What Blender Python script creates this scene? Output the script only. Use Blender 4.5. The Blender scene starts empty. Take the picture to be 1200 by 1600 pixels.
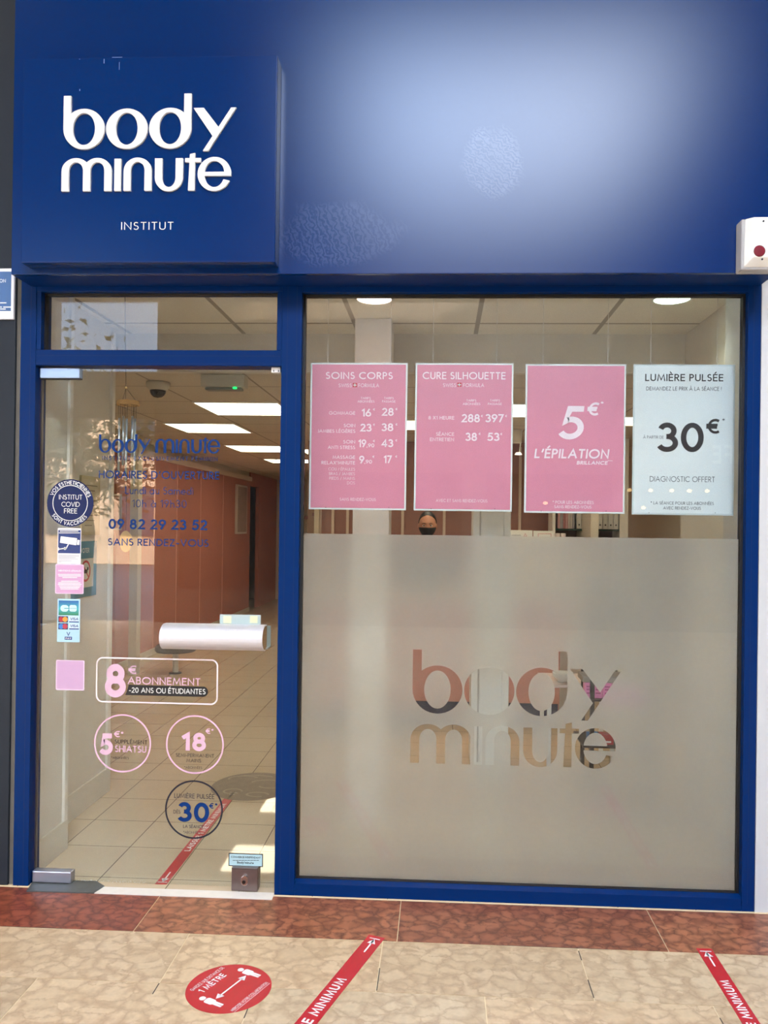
import bpy, bmesh, math, random
from mathutils import Vector, Matrix
random.seed(7)
D = bpy.data
SC = bpy.context.scene
COL = SC.collection
PI = math.pi

# ------------------------------------------------------------------ camera
FPX, PPX, PPY = 1240.0, 627.85, 815.80          # focal length and principal point for a 1200x1600 frame
YAW, PITCH, ROLL = 0.0479, 0.0031, 0.0130
CAM = Vector((1.6769, -3.2007, 1.5107))
cy_, sy_ = math.cos(YAW), math.sin(YAW)
_f = Vector((-sy_, cy_, 0)); _r = Vector((cy_, sy_, 0)); _u = Vector((0, 0, 1))
_f, _u = _f*math.cos(PITCH)+_u*math.sin(PITCH), _u*math.cos(PITCH)-_f*math.sin(PITCH)
_r, _u = _r*math.cos(ROLL)+_u*math.sin(ROLL), _u*math.cos(ROLL)-_r*math.sin(ROLL)
cam_d = D.cameras.new('camera'); cam = D.objects.new('camera', cam_d); COL.objects.link(cam)
cam_d.sensor_fit = 'VERTICAL'; cam_d.sensor_height = 24; cam_d.sensor_width = 18
cam_d.lens = FPX/1600*24
cam_d.shift_x = -(PPX-600)/1600; cam_d.shift_y = (PPY-800)/1600
cam_d.clip_start = .05; cam_d.clip_end = 200
M = Matrix.Identity(4)
for i in range(3):
    M[i][0] = _r[i]; M[i][1] = _u[i]; M[i][2] = -_f[i]; M[i][3] = CAM[i]
cam.matrix_world = M
SC.camera = cam

def at(u, v, ax, val):
    """world point where the line of sight through pixel (u, v) meets the plane axis=val"""
    d = _r*((u-PPX)/FPX) - _u*((v-PPY)/FPX) + _f
    return CAM + d*((val-CAM[ax])/d[ax])
def fl(u, v, z=0): return at(u, v, 2, z)

# ------------------------------------------------------------------ light
SC.view_settings.view_transform = 'Standard'
SC.view_settings.look = 'None'
SC.view_settings.gamma = 1
SC.view_settings.use_curve_mapping = False
SC.view_settings.exposure = 0.13
SC.cycles.use_denoising = True; SC.cycles.denoising_prefilter = 'FAST'
w = D.worlds.new('sky'); SC.world = w; w.use_nodes = True
nt = w.node_tree; bg = nt.nodes['Background']
SKY_L, SKY_LOW = 30.0, 4.5
tc = nt.nodes.new('ShaderNodeTexCoord'); nz = nt.nodes.new('ShaderNodeTexNoise'); nz.inputs['Scale'].default_value = 1.6; nz.inputs['Detail'].default_value = 5
cr = nt.nodes.new('ShaderNodeValToRGB'); cr.color_ramp.elements[0].position = .42; cr.color_ramp.elements[1].position = .68
cr.color_ramp.elements[0].color = (.55, .72, 1, 1); cr.color_ramp.elements[1].color = (.86, .92, 1, 1)
nt.links.new(tc.outputs['Generated'], nz.inputs['Vector']); nt.links.new(nz.outputs['Fac'], cr.inputs['Fac']); nt.links.new(cr.outputs['Color'], bg.inputs['Color'])
# overcast sky: far brighter overhead than towards the horizon
sz = nt.nodes.new('ShaderNodeSeparateXYZ'); mrz = nt.nodes.new('ShaderNodeMapRange'); mrz.interpolation_type = 'SMOOTHSTEP'
mrz.inputs[1].default_value = .28; mrz.inputs[2].default_value = .46; mrz.inputs[3].default_value = SKY_LOW; mrz.inputs[4].default_value = SKY_L
nt.links.new(tc.outputs['Generated'], sz.inputs[0]); nt.links.new(sz.outputs[2], mrz.inputs[0]); nt.links.new(mrz.outputs[0], bg.inputs['Strength'])

def area(name, loc, target, sx, sy, power, col=(1, 1, 1)):
    l = D.lights.new(name, 'AREA'); l.shape = 'RECTANGLE'; l.size = sx; l.size_y = sy; l.energy = power; l.color = col
    o = D.objects.new(name, l); COL.objects.link(o); o.location = loc
    o.rotation_euler = (Vector(target)-Vector(loc)).to_track_quat('-Z', 'Y').to_euler()
    return o
# the arcade's ceiling fittings (their housings are built with the arcade, below)
ARC_LAMPS = [(-2.6, -1.9), (1.0, -1.9), (4.6, -1.9)]
ROOF = 6.0
for (x, y) in ARC_LAMPS:
    area('arcade_light', (x, y, ROOF-.16), (x, y+.35, 0), 2.2, .9, 30, (1, .96, .9))

sun_d = D.lights.new('sun', 'SUN'); sun_d.energy = 22; sun_d.angle = .01; sun_d.color = (1, .93, .82)
sun = D.objects.new('sun', sun_d); COL.objects.link(sun); sun.location = (5, 12, 14)
sun.rotation_euler = Vector((-.50, -.75, -.33)).to_track_quat('-Z', 'Y').to_euler()   # low sun from behind the shop: it lights the street beyond the arcade

# ------------------------------------------------------------------ helpers
def lin(c):
    return tuple(((v/255)/12.92 if v/255 <= .04045 else ((v/255+.055)/1.055)**2.4) for v in c)
MATS = {}
def mat(name, rgb, rough=.5, metal=0, spec=.5, var=0.0, vscale=20, bump=0.0, bscale=60, linear=False, coat=0, two=False):
    if name in MATS: return MATS[name]
    m = D.materials.new(name); m.use_nodes = True; n = m.node_tree; b = n.nodes['Principled BSDF']
    c = rgb if linear else lin(rgb)
    b.inputs['Base Color'].default_value = (*c, 1); b.inputs['Roughness'].default_value = rough
    b.inputs['Metallic'].default_value = metal; b.inputs['Specular IOR Level'].default_value = spec
    b.inputs['Coat Weight'].default_value = coat
    if var or bump:
        t = n.nodes.new('ShaderNodeTexCoord')
        if var:
            nz = n.nodes.new('ShaderNodeTexNoise'); nz.inputs['Scale'].default_value = vscale; nz.inputs['Detail'].default_value = 6
            mp = n.nodes.new('ShaderNodeMapRange'); mp.inputs[3].default_value = 1-var; mp.inputs[4].default_value = 1+var
            mx = n.nodes.new('ShaderNodeVectorMath'); mx.operation = 'SCALE'; mx.inputs[0].default_value = c
            n.links.new(t.outputs['Object'], nz.inputs['Vector']); n.links.new(nz.outputs['Fac'], mp.inputs[0])
            n.links.new(mp.outputs[0], mx.inputs['Scale']); n.links.new(mx.outputs[0], b.inputs['Base Color'])
        if bump:
            nb = n.nodes.new('ShaderNodeTexNoise'); nb.inputs['Scale'].default_value = bscale; nb.inputs['Detail'].default_value = 4
            bp = n.nodes.new('ShaderNodeBump'); bp.inputs['Strength'].default_value = bump; bp.inputs['Distance'].default_value = .005
            n.links.new(t.outputs['Object'], nb.inputs['Vector']); n.links.new(nb.outputs['Fac'], bp.inputs['Height']); n.links.new(bp.outputs[0], b.inputs['Normal'])
    MATS[name] = m
    return m
def emit(name, rgb, strength):
    if name in MATS: return MATS[name]
    m = D.materials.new(name); m.use_nodes = True; n = m.node_tree; n.nodes.clear()
    e = n.nodes.new('ShaderNodeEmission'); e.inputs[0].default_value = (*lin(rgb), 1); e.inputs[1].default_value = strength
    o = n.nodes.new('ShaderNodeOutputMaterial'); n.links.new(e.outputs[0], o.inputs[0]); MATS[name] = m
    return m

def shade(o, m, parent=None):
    if m: o.data.materials.append(m)
    COL.objects.link(o)
    if parent is not None: o.parent = parent
    return o
class MB:
    def __init__(s): s.v = []; s.f = []
    def poly(s, pts):
        i = len(s.v); s.v += [tuple(p) for p in pts]; s.f.append(tuple(range(i, i+len(pts)))); return s
    def box(s, a, b):
        x0, y0, z0 = a; x1, y1, z1 = b
        if x0 > x1: x0, x1 = x1, x0
        if y0 > y1: y0, y1 = y1, y0
        if z0 > z1: z0, z1 = z1, z0
        i = len(s.v)
        s.v += [(x0,y0,z0),(x1,y0,z0),(x1,y1,z0),(x0,y1,z0),(x0,y0,z1),(x1,y0,z1),(x1,y1,z1),(x0,y1,z1)]
        s.f += [tuple(i+k for k in q) for q in ((0,3,2,1),(4,5,6,7),(0,1,5,4),(1,2,6,5),(2,3,7,6),(3,0,4,7))]
        return s
    def hull(s, A, B):
        """closed solid between two loops of equal length"""
        n = len(A); i = len(s.v); s.v += [tuple(p) for p in A]+[tuple(p) for p in B]
        s.f.append(tuple(i+k for k in reversed(range(n)))); s.f.append(tuple(i+n+k for k in range(n)))
        for k in range(n):
            k2 = (k+1) % n; s.f.append((i+k, i+k2, i+n+k2, i+n+k))
        return s
    def tube(s, pts, r, n=10, caps=True):
        pts = [Vector(p) for p in pts]; rs = r if isinstance(r, (list, tuple)) else [r]*len(pts)
        base = len(s.v); up = None
        for k, p in enumerate(pts):
            d = (pts[min(k+1, len(pts)-1)]-pts[max(k-1, 0)]).normalized()
            if up is None: up = Vector((0, 0, 1)) if abs(d.z) < .9 else Vector((1, 0, 0))
            a = d.cross(up).normalized(); b = a.cross(d).normalized(); up = b
            for q in range(n):
                t = 2*PI*q/n; s.v.append(tuple(p+(a*math.cos(t)+b*math.sin(t))*rs[k]))
        for k in range(len(pts)-1):
            for q in range(n):
                a = base+k*n+q; b = base+k*n+(q+1) % n; s.f.append((a, b, b+n, a+n))
        if caps:
            s.f.append(tuple(base+q for q in reversed(range(n)))); s.f.append(tuple(base+(len(pts)-1)*n+q for q in range(n)))
        return s
    def lathe(s, prof, c=(0, 0, 0), n=24, axis='z', sx=1, sy=1):
        base = len(s.v); c = Vector(c)
        for (r, h) in prof:
            for q in range(n):
                t = 2*PI*q/n; a, b = r*math.cos(t)*sx, r*math.sin(t)*sy
                p = (a, b, h) if axis == 'z' else ((a, h, b) if axis == 'y' else (h, a, b))
                s.v.append(tuple(c+Vector(p)))
        for k in range(len(prof)-1):
            for q in range(n):
                a = base+k*n+q; b = base+k*n+(q+1) % n; s.f.append((a, b, b+n, a+n))
        if prof[0][0] > 1e-6: s.f.append(tuple(base+q for q in reversed(range(n))))
        if prof[-1][0] > 1e-6: s.f.append(tuple(base+(len(prof)-1)*n+q for q in range(n)))
        return s
    def ell(s, c, r, nu=20, nv=12):
        prof = []
        c = Vector(c)
        base = len(s.v)
        for k in range(nv+1):
            ph = -PI/2+PI*k/nv
            for q in range(nu):
                t = 2*PI*q/nu; s.v.append((c.x+r[0]*math.cos(ph)*math.cos(t), c.y+r[1]*math.cos(ph)*math.sin(t), c.z+r[2]*math.sin(ph)))
        for k in range(nv):
            for q in range(nu):
                a = base+k*nu+q; b = base+k*nu+(q+1) % nu; s.f.append((a, b, b+nu, a+nu))
        return s
    def xf(s, f):
        s.v = [tuple(f(Vector(p))) for p in s.v]; return s
    def build(s, name, m, parent=None, smooth=False, bevel=0, norm=True, bseg=2, merge=False):
        me = D.meshes.new(name); me.from_pydata(s.v, [], s.f); me.update()
        if norm:
            bm = bmesh.new(); bm.from_mesh(me)
            if merge: bmesh.ops.remove_doubles(bm, verts=bm.verts, dist=1e-5)
            bmesh.ops.recalc_face_normals(bm, faces=bm.faces); bm.to_mesh(me); bm.free()
        o = D.objects.new(name, me); shade(o, m, parent)
        if smooth:
            for p in me.polygons: p.use_smooth = True
        if bevel:
            md = o.modifiers.new('bevel', 'BEVEL'); md.width = bevel; md.segments = bseg; md.limit_method = 'ANGLE'; md.angle_limit = .6
        return o
def box(name, a, b, m, parent=None, bevel=0, **k): return MB().box(a, b).build(name, m, parent, bevel=bevel, **k)
def tag(o, label=None, cat=None, group=None, kind=None):
    if label: o['label'] = label
    if cat: o['category'] = cat
    if group: o['group'] = group
    if kind: o['kind'] = kind
    return o
def thing(name, label, cat, loc=(0, 0, 0), group=None):
    o = D.objects.new(name, None); COL.objects.link(o); o.empty_display_size = .05
    o.matrix_world = Matrix.Translation(Vector(loc))
    return tag(o, label, cat, group)
def under(o, root):
    """world-space mesh -> child of an empty standing at root.location"""
    o.parent = root; o.matrix_parent_inverse = Matrix.Translation(root.location).inverted(); return o
def st(o): o['kind'] = 'structure'; return o
def reorigin(o):
    """put the origin of a world-space mesh at its centre"""
    me = o.data; n = len(me.vertices)
    if not n: return o
    xs = [v.co.copy() for v in me.vertices]
    c = Vector((sum(min_max(xs, i))/2 for i in range(3)))
    me.transform(Matrix.Translation(-c)); o.location = c; return o
def min_max(xs, i): return (min(p[i] for p in xs), max(p[i] for p in xs))

# ------------------------------------------------------------------ lettering: geometric stroke alphabet
def A(cx, cy, rx, ry, a0, a1, n=None):
    n = n or max(4, int(abs(a1-a0)/12))
    return [(cx+rx*math.cos(math.radians(a0+(a1-a0)*k/n)), cy+ry*math.sin(math.radians(a0+(a1-a0)*k/n))) for k in range(n+1)]
G = {}
def g(ch, wd, *strokes): G[ch] = (wd, [list(s) for s in strokes])
g('A', .8, [(0,0),(.4,1),(.8,0)], [(.14,.34),(.66,.34)])
g('B', .5, [(.22,1),(0,1),(0,0),(.24,0)], [(0,.54),(.24,.54)], A(.22,.77,.23,.23,90,-90), A(.24,.27,.26,.27,90,-90))
g('C', .8, A(.5,.5,.5,.5,48,312))
g('D', .72, [(.2,1),(0,1),(0,0),(.2,0)], A(.22,.5,.5,.5,90,-90))
g('E', .46, [(.46,1),(0,1),(0,0),(.46,0)], [(0,.53),(.42,.53)])
g('F', .44, [(.44,1),(0,1),(0,0)], [(0,.5),(.4,.5)])
g('G', .98, A(.5,.5,.5,.5,42,360), [(.99,.5),(.58,.5)])
g('H', .62, [(0,0),(0,1)], [(.62,0),(.62,1)], [(0,.53),(.62,.53)])
g('I', .0, [(0,0),(0,1)])
g('J', .26, [(.26,1),(.26,.2)]+A(.1,.2,.16,.2,0,-110))
g('K', .58, [(0,0),(0,1)], [(.54,1),(.02,.47)], [(.17,.6),(.58,0)])
g('L', .4, [(0,1),(0,0),(.4,0)])
g('M', .92, [(0,0),(.13,1),(.46,.12),(.79,1),(.92,0)])
g('N', .68, [(0,0),(0,1),(.68,0),(.68,1)])
g('O', 1., A(.5,.5,.5,.5,0,360,36))
g('P', .46, [(0,0),(0,1),(.2,1)], A(.21,.74,.25,.26,90,-90), [(.22,.48),(0,.48)])
g('Q', 1., A(.5,.5,.5,.5,0,360,36), [(.58,.3),(.95,0)])
g('R', .5, [(0,0),(0,1),(.2,1)], A(.21,.74,.25,.26,90,-90), [(.22,.48),(0,.48)], [(.2,.48),(.5,0)])
g('S', .46, A(.23,.76,.2,.24,35,270)+A(.22,.26,.24,.26,90,-150))
g('T', .52, [(0,1),(.52,1)], [(.26,1),(.26,0)])
g('U', .58, [(0,1),(0,.29)]+A(.29,.29,.29,.29,180,360)+[(.58,1)])
g('V', .7, [(0,1),(.35,0),(.7,1)])
g('W', 1.1, [(0,1),(.28,0),(.55,.95),(.82,0),(1.1,1)])
g('X', .6, [(0,0),(.57,1)], [(.03,1),(.6,0)])
g('Y', .6, [(0,1),(.3,.48),(.6,1)], [(.3,.48),(.3,0)])
g('Z', .56, [(0,1),(.54,1),(0,0),(.56,0)])
g('0', .54, A(.27,.5,.27,.5,0,360,30))
g('1', .2, [(0,.82),(.2,1),(.2,0)])
g('2', .5, A(.25,.73,.23,.27,165,-35)+[(0,0),(.52,0)])
g('3', .48, A(.22,.76,.21,.24,160,-70)+[(.2,.53)], [(.2,.53)]+A(.22,.265,.26,.265,75,-155))
g('4', .56, [(.42,0),(.42,1),(0,.26),(.56,.26)])
g('5', .5, [(.46,1),(.15,1),(.07,.55)]+A(.22,.31,.28,.31,110,-150))
g('6', .52, [(.36,1),(.06,.42)], A(.26,.28,.26,.28,0,360,26))
g('7', .48, [(0,1),(.48,1),(.12,0)])
g('8', .5, A(.25,.76,.2,.24,0,360,24), A(.25,.27,.25,.27,0,360,24))
g('9', .52, [(.16,0),(.46,.58)], A(.26,.72,.26,.28,0,360,26))
g('€', .66, A(.5,.5,.42,.5,55,305), [(-.04,.6),(.58,.6)], [(-.04,.4),(.54,.4)])
g('*', .3, [(.15,.62),(.15,1)], [(0,.72),(.3,.9)], [(0,.9),(.3,.72)])
g("'", .08, [(.08,1),(0,.72)])
g('.', .0, [(0,0),(0,.02)]); g(',', .06, [(.06,.06),(0,-.14)])
g('-', .3, [(0,.36),(.3,.36)]); g('/', .36, [(0,-.08),(.36,1)]); g('!', 0, [(0,.34),(0,1)], [(0,0),(0,.02)])
g('+', .6, [(0,.4),(.6,.4)], [(.3,.1),(.3,.7)]); g(':', 0, [(0,.1),(0,.12)], [(0,.5),(0,.52)])
X = .62
g('a', .56, A(.28,.3,.28,.3,0,360,26), [(.56,0),(.56,X)])
g('b', .56, A(.28,.3,.28,.3,0,360,26), [(0,0),(0,1)])
g('c', .46, A(.3,.31,.3,.31,48,312))
g('d', .56, A(.28,.3,.28,.3,0,360,26), [(.56,0),(.56,1)])
g('e', .56, [(0,.3),(.56,.3)]+A(.28,.3,.28,.3,10,315))
g('h', .44, [(0,0),(0,1)], [(0,.38)]+A(.22,.38,.22,.22,180,0)+[(.44,0)])
g('i', 0, [(0,0),(0,X)], [(0,.86),(0,.88)])
g('l', 0, [(0,0),(0,1)])
g('m', .78, [(0,0),(0,X)], [(0,.4)]+A(.195,.4,.195,.2,180,0)+[(.39,0)], [(.39,.4)]+A(.585,.4,.195,.2,180,0)+[(.78,0)])
g('n', .44, [(0,0),(0,X)], [(0,.38)]+A(.22,.38,.22,.22,180,0)+[(.44,0)])
g('o', .58, A(.29,.3,.29,.3,0,360,26))
g('p', .56, A(.28,.3,.28,.3,0,360,26), [(0,-.35),(0,X)])
g('r', .24, [(0,0),(0,X)], [(0,.4)]+A(.2,.4,.2,.2,180,80))
g('s', .3, A(.15,.46,.13,.14,35,270)+A(.15,.16,.15,.16,90,-150))
g('t', .3, [(.13,.95),(.13,0)], [(0,.6),(.28,.6)])
g('u', .44, [(0,X),(0,.22)]+A(.22,.22,.22,.22,180,360), [(.44,X),(.44,0)])
g('v', .46, [(0,X),(.23,0),(.46,X)])
g('y', .48, [(0,X),(.26,.06)], [(.48,X),(.12,-.34)])
ACC = {'É': ('E', 'a'), 'È': ('E', 'g'), 'À': ('A', 'g'), 'à': ('a', 'g'), 'é': ('e', 'a')}

LIFT = .00004                                        # crossing strokes lie a hair above each other
def ribbon(pts, t):
    """polygon strip (list of quads) of width t along pts with mitred joints and square ends"""
    P = [Vector(p) for p in pts]
    closed = (P[0]-P[-1]).length < 1e-4 and len(P) > 3
    if closed: P = P[:-1]
    n = len(P); L = []; R_ = []
    for k in range(n):
        if closed: a, b, c = P[k-1], P[k], P[(k+1) % n]
        else: a, b, c = P[max(k-1, 0)], P[k], P[min(k+1, n-1)]
        d1 = (b-a).normalized() if (b-a).length > 1e-9 else (c-b).normalized()
        d2 = (c-b).normalized() if (c-b).length > 1e-9 else d1
        n1 = Vector((-d1.y, d1.x)); n2 = Vector((-d2.y, d2.x)); m = (n1+n2)
        m = m.normalized() if m.length > 1e-6 else n1
        s = min(1/max(m.dot(n1), .2), 1.9)
        q = b
        if not closed and k == 0: q = b-d2*t*.42 if n == 2 or (P[1]-P[0]).length > t else b
        if not closed and k == n-1: q = b+d1*t*.42 if n == 2 or (P[-1]-P[-2]).length > t else b
        L.append(q+m*(t/2*s)); R_.append(q-m*(t/2*s))
    out = []
    for k in range(n if closed else n-1):
        k2 = (k+1) % n; out.append([R_[k], R_[k2], L[k2], L[k]])
    return out
def text2d(s, t=.12, track=.16, slant=0):
    """quads of a line of text with cap height 1, origin at the left of the baseline; returns quads, width"""
    x = 0; Q = []
    for ch in s:
        if ch == ' ': x += .34+track*.5; continue
        acc = None
        if ch in ACC: ch, acc = ACC[ch]
        wd, strokes = G[ch]
        for si, stx in enumerate(strokes):
            pts = [(x+t/2+px, t/2+py*(1-t)) for px, py in stx]
            Q += [[(p[0], p[1], LIFT*si) for p in q] for q in ribbon(pts, t)]
        if acc:
            top = 1.0 if ch.isupper() else .66; c = x+t/2+wd/2; k = 1 if acc == 'a' else -1
            Q += [[(p[0], p[1], 0) for p in q] for q in ribbon([(c-.06*k, top+.1), (c+.1*k, top+.26)], t*.9)]
        x += wd+t+track
    wd = x-track
    if slant: Q = [[(p[0]+slant*p[1], p[1], p[2]) for p in q] for q in Q]
    return Q, wd
FACE = (Vector((1, 0, 0)), Vector((0, 0, 1)))
class Flat:
    """collects flat 2-D art and lays it in a plane: origin o, axes ex, ey"""
    def __init__(s, o=(0, 0, 0), ex=FACE[0], ey=FACE[1]): s.o = Vector(o); s.ex = Vector(ex); s.ey = Vector(ey); s.n = s.ex.cross(s.ey).normalized(); s.mb = MB()
    def P(s, p, h=0): return s.o+s.ex*p[0]+s.ey*p[1]+s.n*h
    def quads(s, Q, f=lambda p: p, h=0):
        for q in Q:
            P_ = [f(p) for p in q]; s.mb.poly([s.P(p, h+(p[2] if len(p) > 2 else (q[i][2] if len(q[i]) > 2 else 0))) for i, p in enumerate(P_)])
        return s
    def text(s, txt, x0, x1, y, hgt, t=.12, track=.16, slant=0, f=None, h=0):
        Q, wd = text2d(txt, t, track, slant); k = (x1-x0)/wd if x1 is not None else hgt
        return s.quads([[(x0+p[0]*k, y+p[1]*hgt, p[2]) for p in q] for q in Q], f or (lambda p: p), h)
    def line(s, pts, t, h=0): return s.quads(ribbon(pts, t), h=h)
    def poly(s, pts, h=0): s.mb.poly([s.P(p, h) for p in pts]); return s
    def rect(s, x0, y0, x1, y1, h=0): return s.poly([(x0, y0), (x1, y0), (x1, y1), (x0, y1)], h)
    def disc(s, cx, cy, rx, ry=None, h=0, n=48): return s.poly(A(cx, cy, rx, ry or rx, 0, 360, n)[:-1], h)
    def build(s, name, m, parent=None): return s.mb.build(name, m, parent, norm=False)
def rrect(x0, y0, x1, y1, r, n=6):
    return A(x1-r, y0+r, r, r, -90, 0, n)+A(x1-r, y1-r, r, r, 0, 90, n)+A(x0+r, y1-r, r, r, 90, 180, n)+A(x0+r, y0+r, r, r, 180, 270, n)
class Wall(Flat):
    """flat art facing the street in the plane y = Y, laid out from photo measurements turned into real positions on that plane"""
    def __init__(s, Y): super().__init__((0, Y, 0)); s.Y = Y
    def m(s, u, v): p = at(u, v, 1, s.Y); return (p.x, p.z)
    def T(s, txt, u0, u1, vb, cap, t=.12, track=.16, slant=0, h=0):
        """text from u0 to u1 with baseline row vb and cap height cap (photo pixels)"""
        um = (u0+u1)/2; z = s.m(um, vb)[1]; z1 = s.m(um, vb-cap)[1]
        return s.text(txt, s.m(u0, vb)[0], s.m(u1, vb)[0], z, z1-z, t, track, slant, h=h)

# body minute letter shapes -------------------------------------------------
def logo_letters():
    """{letter order: list of 2-D quads}; coordinates: x to the right, y up, in units of the drawing"""
    L = []
    def ring(cx, cy, ro, ri, a0=0, a1=360, n=40, icx=None, lay=0):
        icx = cx if icx is None else icx; out = []
        for k in range(n):
            b0 = math.radians(a0+(a1-a0)*k/n); b1 = math.radians(a0+(a1-a0)*(k+1)/n)
            o0 = (cx+ro[0]*math.cos(b0), cy-ro[1]*math.sin(b0)); o1 = (cx+ro[0]*math.cos(b1), cy-ro[1]*math.sin(b1))
            i0 = (icx+ri[0]*math.cos(b0), cy-ri[1]*math.sin(b0)); i1 = (icx+ri[0]*math.cos(b1), cy-ri[1]*math.sin(b1))
            out.append([(*p_, lay) for p_ in (i0, o0, o1, i1)])
        return out
    R = lambda x0, y0, x1, y1, lay=2: [[(x0, y1, lay), (x1, y1, lay), (x1, y0, lay), (x0, y0, lay)]]
    L.append(('b', ring(346.5, 370, (84.5, 82), (45, 65))+R(262, 235, 292, 372)))
    L.append(('o', ring(521.5, 370.5, (85, 81.5), (44, 65))))
    L.append(('d', ring(697.5, 370, (85.5, 82), (44.5, 65))+R(753, 232, 783, 372)))
    L.append(('y', [[(872, 408, 0), (899, 375, 0), (833, 290, 0), (791, 290, 0)], [(831, 463, 1), (853, 463, 1), (964, 290, 1), (943, 290, 1)]]))
    m = ring(316, 541, (59, 53), (29, 36), 0, 180, 22)+ring(403.5, 541, (58.5, 53), (28.5, 36), 0, 180, 22, lay=1)
    L.append(('m', m+R(257, 541, 287, 622)+R(345, 541, 375, 622)+R(432, 541, 462, 622)))
    L.append(('i', R(473, 492, 500, 622)))
    L.append(('n', ring(568, 541, (57, 53), (28, 36), 0, 180, 22)+R(511, 541, 540, 622)+R(596, 541, 625, 622)))
    L.append(('u', ring(695, 568, (57, 57), (27, 40), 180, 360, 22)+R(638, 492, 668, 568)+R(722, 492, 752, 568)))
    L.append(('t', [[(773, 622, 0), (800, 622, 0), (800, 471, 0), (779, 476, 0)]]+R(760, 492, 824, 508)))
    L.append(('e', ring(879, 556.5, (68, 68.5), (40, 53), 5, 336, 34)+R(838, 548, 946, 564)))
    return L
def fit(x0, x1, zt, zb, src=(257, 964, 232, 625)):
    """map drawing units to world x, z"""
    a, b, c, d = src
    return lambda p: (x0+(p[0]-a)/(b-a)*(x1-x0), zt+(p[1]-c)/(d-c)*(zb-zt))
def extrude_quads(mb, Q, f, y0, y1):
    for q in Q:
        P = [f(p) for p in q]; yl = y0-.00012*q[0][2]
        mb.hull([(p[0], yl, p[1]) for p in P], [(p[0], y1, p[1]) for p in P])
def solid_letter(name, Q, f, y0, y1, m, parent=None, inset=0):
    """one closed letter: outline strips extruded, welded along shared edges"""
    mb = MB(); extrude_quads(mb, Q, f, y0, y1); o = mb.build(name, m, parent)
    return o

# ------------------------------------------------------------------ materials
BLUE = (0, 41, 94)
def blue_paint(name='blue_paint', rough=.34, scuffs=(), spec=.12):
    if name in MATS: return MATS[name]
    m = mat(name, BLUE, rough, spec=spec); n = m.node_tree; b = n.nodes['Principled BSDF']
    t = n.nodes.new('ShaderNodeTexCoord')
    col = None
    for (cx, cz, rx, rz, sc, rot, amt) in scuffs:      # wiped, greasy patches with a shape of their own
        mp2 = n.nodes.new('ShaderNodeMapping'); mp2.vector_type = 'POINT'
        sub = n.nodes.new('ShaderNodeVectorMath'); sub.operation = 'SUBTRACT'; sub.inputs[1].default_value = (cx, 0, cz)
        n.links.new(t.outputs['Object'], sub.inputs[0])
        dv = n.nodes.new('ShaderNodeVectorMath'); dv.operation = 'MULTIPLY'; dv.inputs[1].default_value = (1/rx, 0, 1/rz); n.links.new(sub.outputs[0], dv.inputs[0])
        ln = n.nodes.new('ShaderNodeVectorMath'); ln.operation = 'LENGTH'; n.links.new(dv.outputs[0], ln.inputs[0])
        wn = n.nodes.new('ShaderNodeTexNoise'); wn.inputs['Scale'].default_value = 9; wn.inputs['Detail'].default_value = 4; n.links.new(t.outputs['Object'], wn.inputs['Vector'])
        ad = n.nodes.new('ShaderNodeMath'); ad.operation = 'ADD'; n.links.new(ln.outputs['Value'], ad.inputs[0])
        m1 = n.nodes.new('ShaderNodeMath'); m1.operation = 'MULTIPLY'; m1.inputs[1].default_value = .9; n.links.new(wn.outputs['Fac'], m1.inputs[0]); n.links.new(m1.outputs[0], ad.inputs[1])
        mr = n.nodes.new('ShaderNodeMapRange'); mr.inputs[1].default_value = 1.45; mr.inputs[2].default_value = 1.2; n.links.new(ad.outputs[0], mr.inputs[0])
        wv = n.nodes.new('ShaderNodeTexWave'); wv.inputs['Scale'].default_value = sc; wv.inputs['Distortion'].default_value = 11; wv.inputs['Detail'].default_value = 4; wv.inputs['Detail Scale'].default_value = 2.5
        rt = n.nodes.new('ShaderNodeMapping'); rt.inputs['Rotation'].default_value = (0, rot, 0); n.links.new(t.outputs['Object'], rt.inputs['Vector']); n.links.new(rt.outputs[0], wv.inputs['Vector'])
        ml = n.nodes.new('ShaderNodeMath'); ml.operation = 'MULTIPLY'; n.links.new(mr.outputs[0], ml.inputs[0]); n.links.new(wv.outputs['Fac'], ml.inputs[1])
        m2 = n.nodes.new('ShaderNodeMath'); m2.operation = 'MULTIPLY'; m2.inputs[1].default_value = amt; n.links.new(ml.outputs[0], m2.inputs[0])
        mx = n.nodes.new('ShaderNodeMix'); mx.data_type = 'RGBA'; mx.inputs[6].default_value = (*lin(BLUE), 1); mx.inputs[7].default_value = (.42, .48, .62, 1)
        if col: n.links.new(col, mx.inputs[6])
        n.links.new(m2.outputs[0], mx.inputs[0]); col = mx.outputs[2]
    if col: n.links.new(col, b.inputs['Base Color'])
    if spec > .4:                                      # satin enamel: diffuse coat with a tight sheen
        df = n.nodes.new('ShaderNodeBsdfDiffuse'); df.inputs[0].default_value = (*lin(BLUE), 1)
        if col: n.links.new(col, df.inputs[0])
        gl = n.nodes.new('ShaderNodeBsdfGlossy'); gl.distribution = 'BECKMANN'; gl.inputs['Roughness'].default_value = rough
        fr_ = n.nodes.new('ShaderNodeFresnel'); fr_.inputs[0].default_value = 1.5; mx_ = n.nodes.new('ShaderNodeMixShader')
        n.links.new(fr_.outputs[0], mx_.inputs[0]); n.links.new(df.outputs[0], mx_.inputs[1]); n.links.new(gl.outputs[0], mx_.inputs[2]); n.links.new(mx_.outputs[0], n.nodes['Material Output'].inputs[0])
    return m
PAINT = blue_paint()
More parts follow.
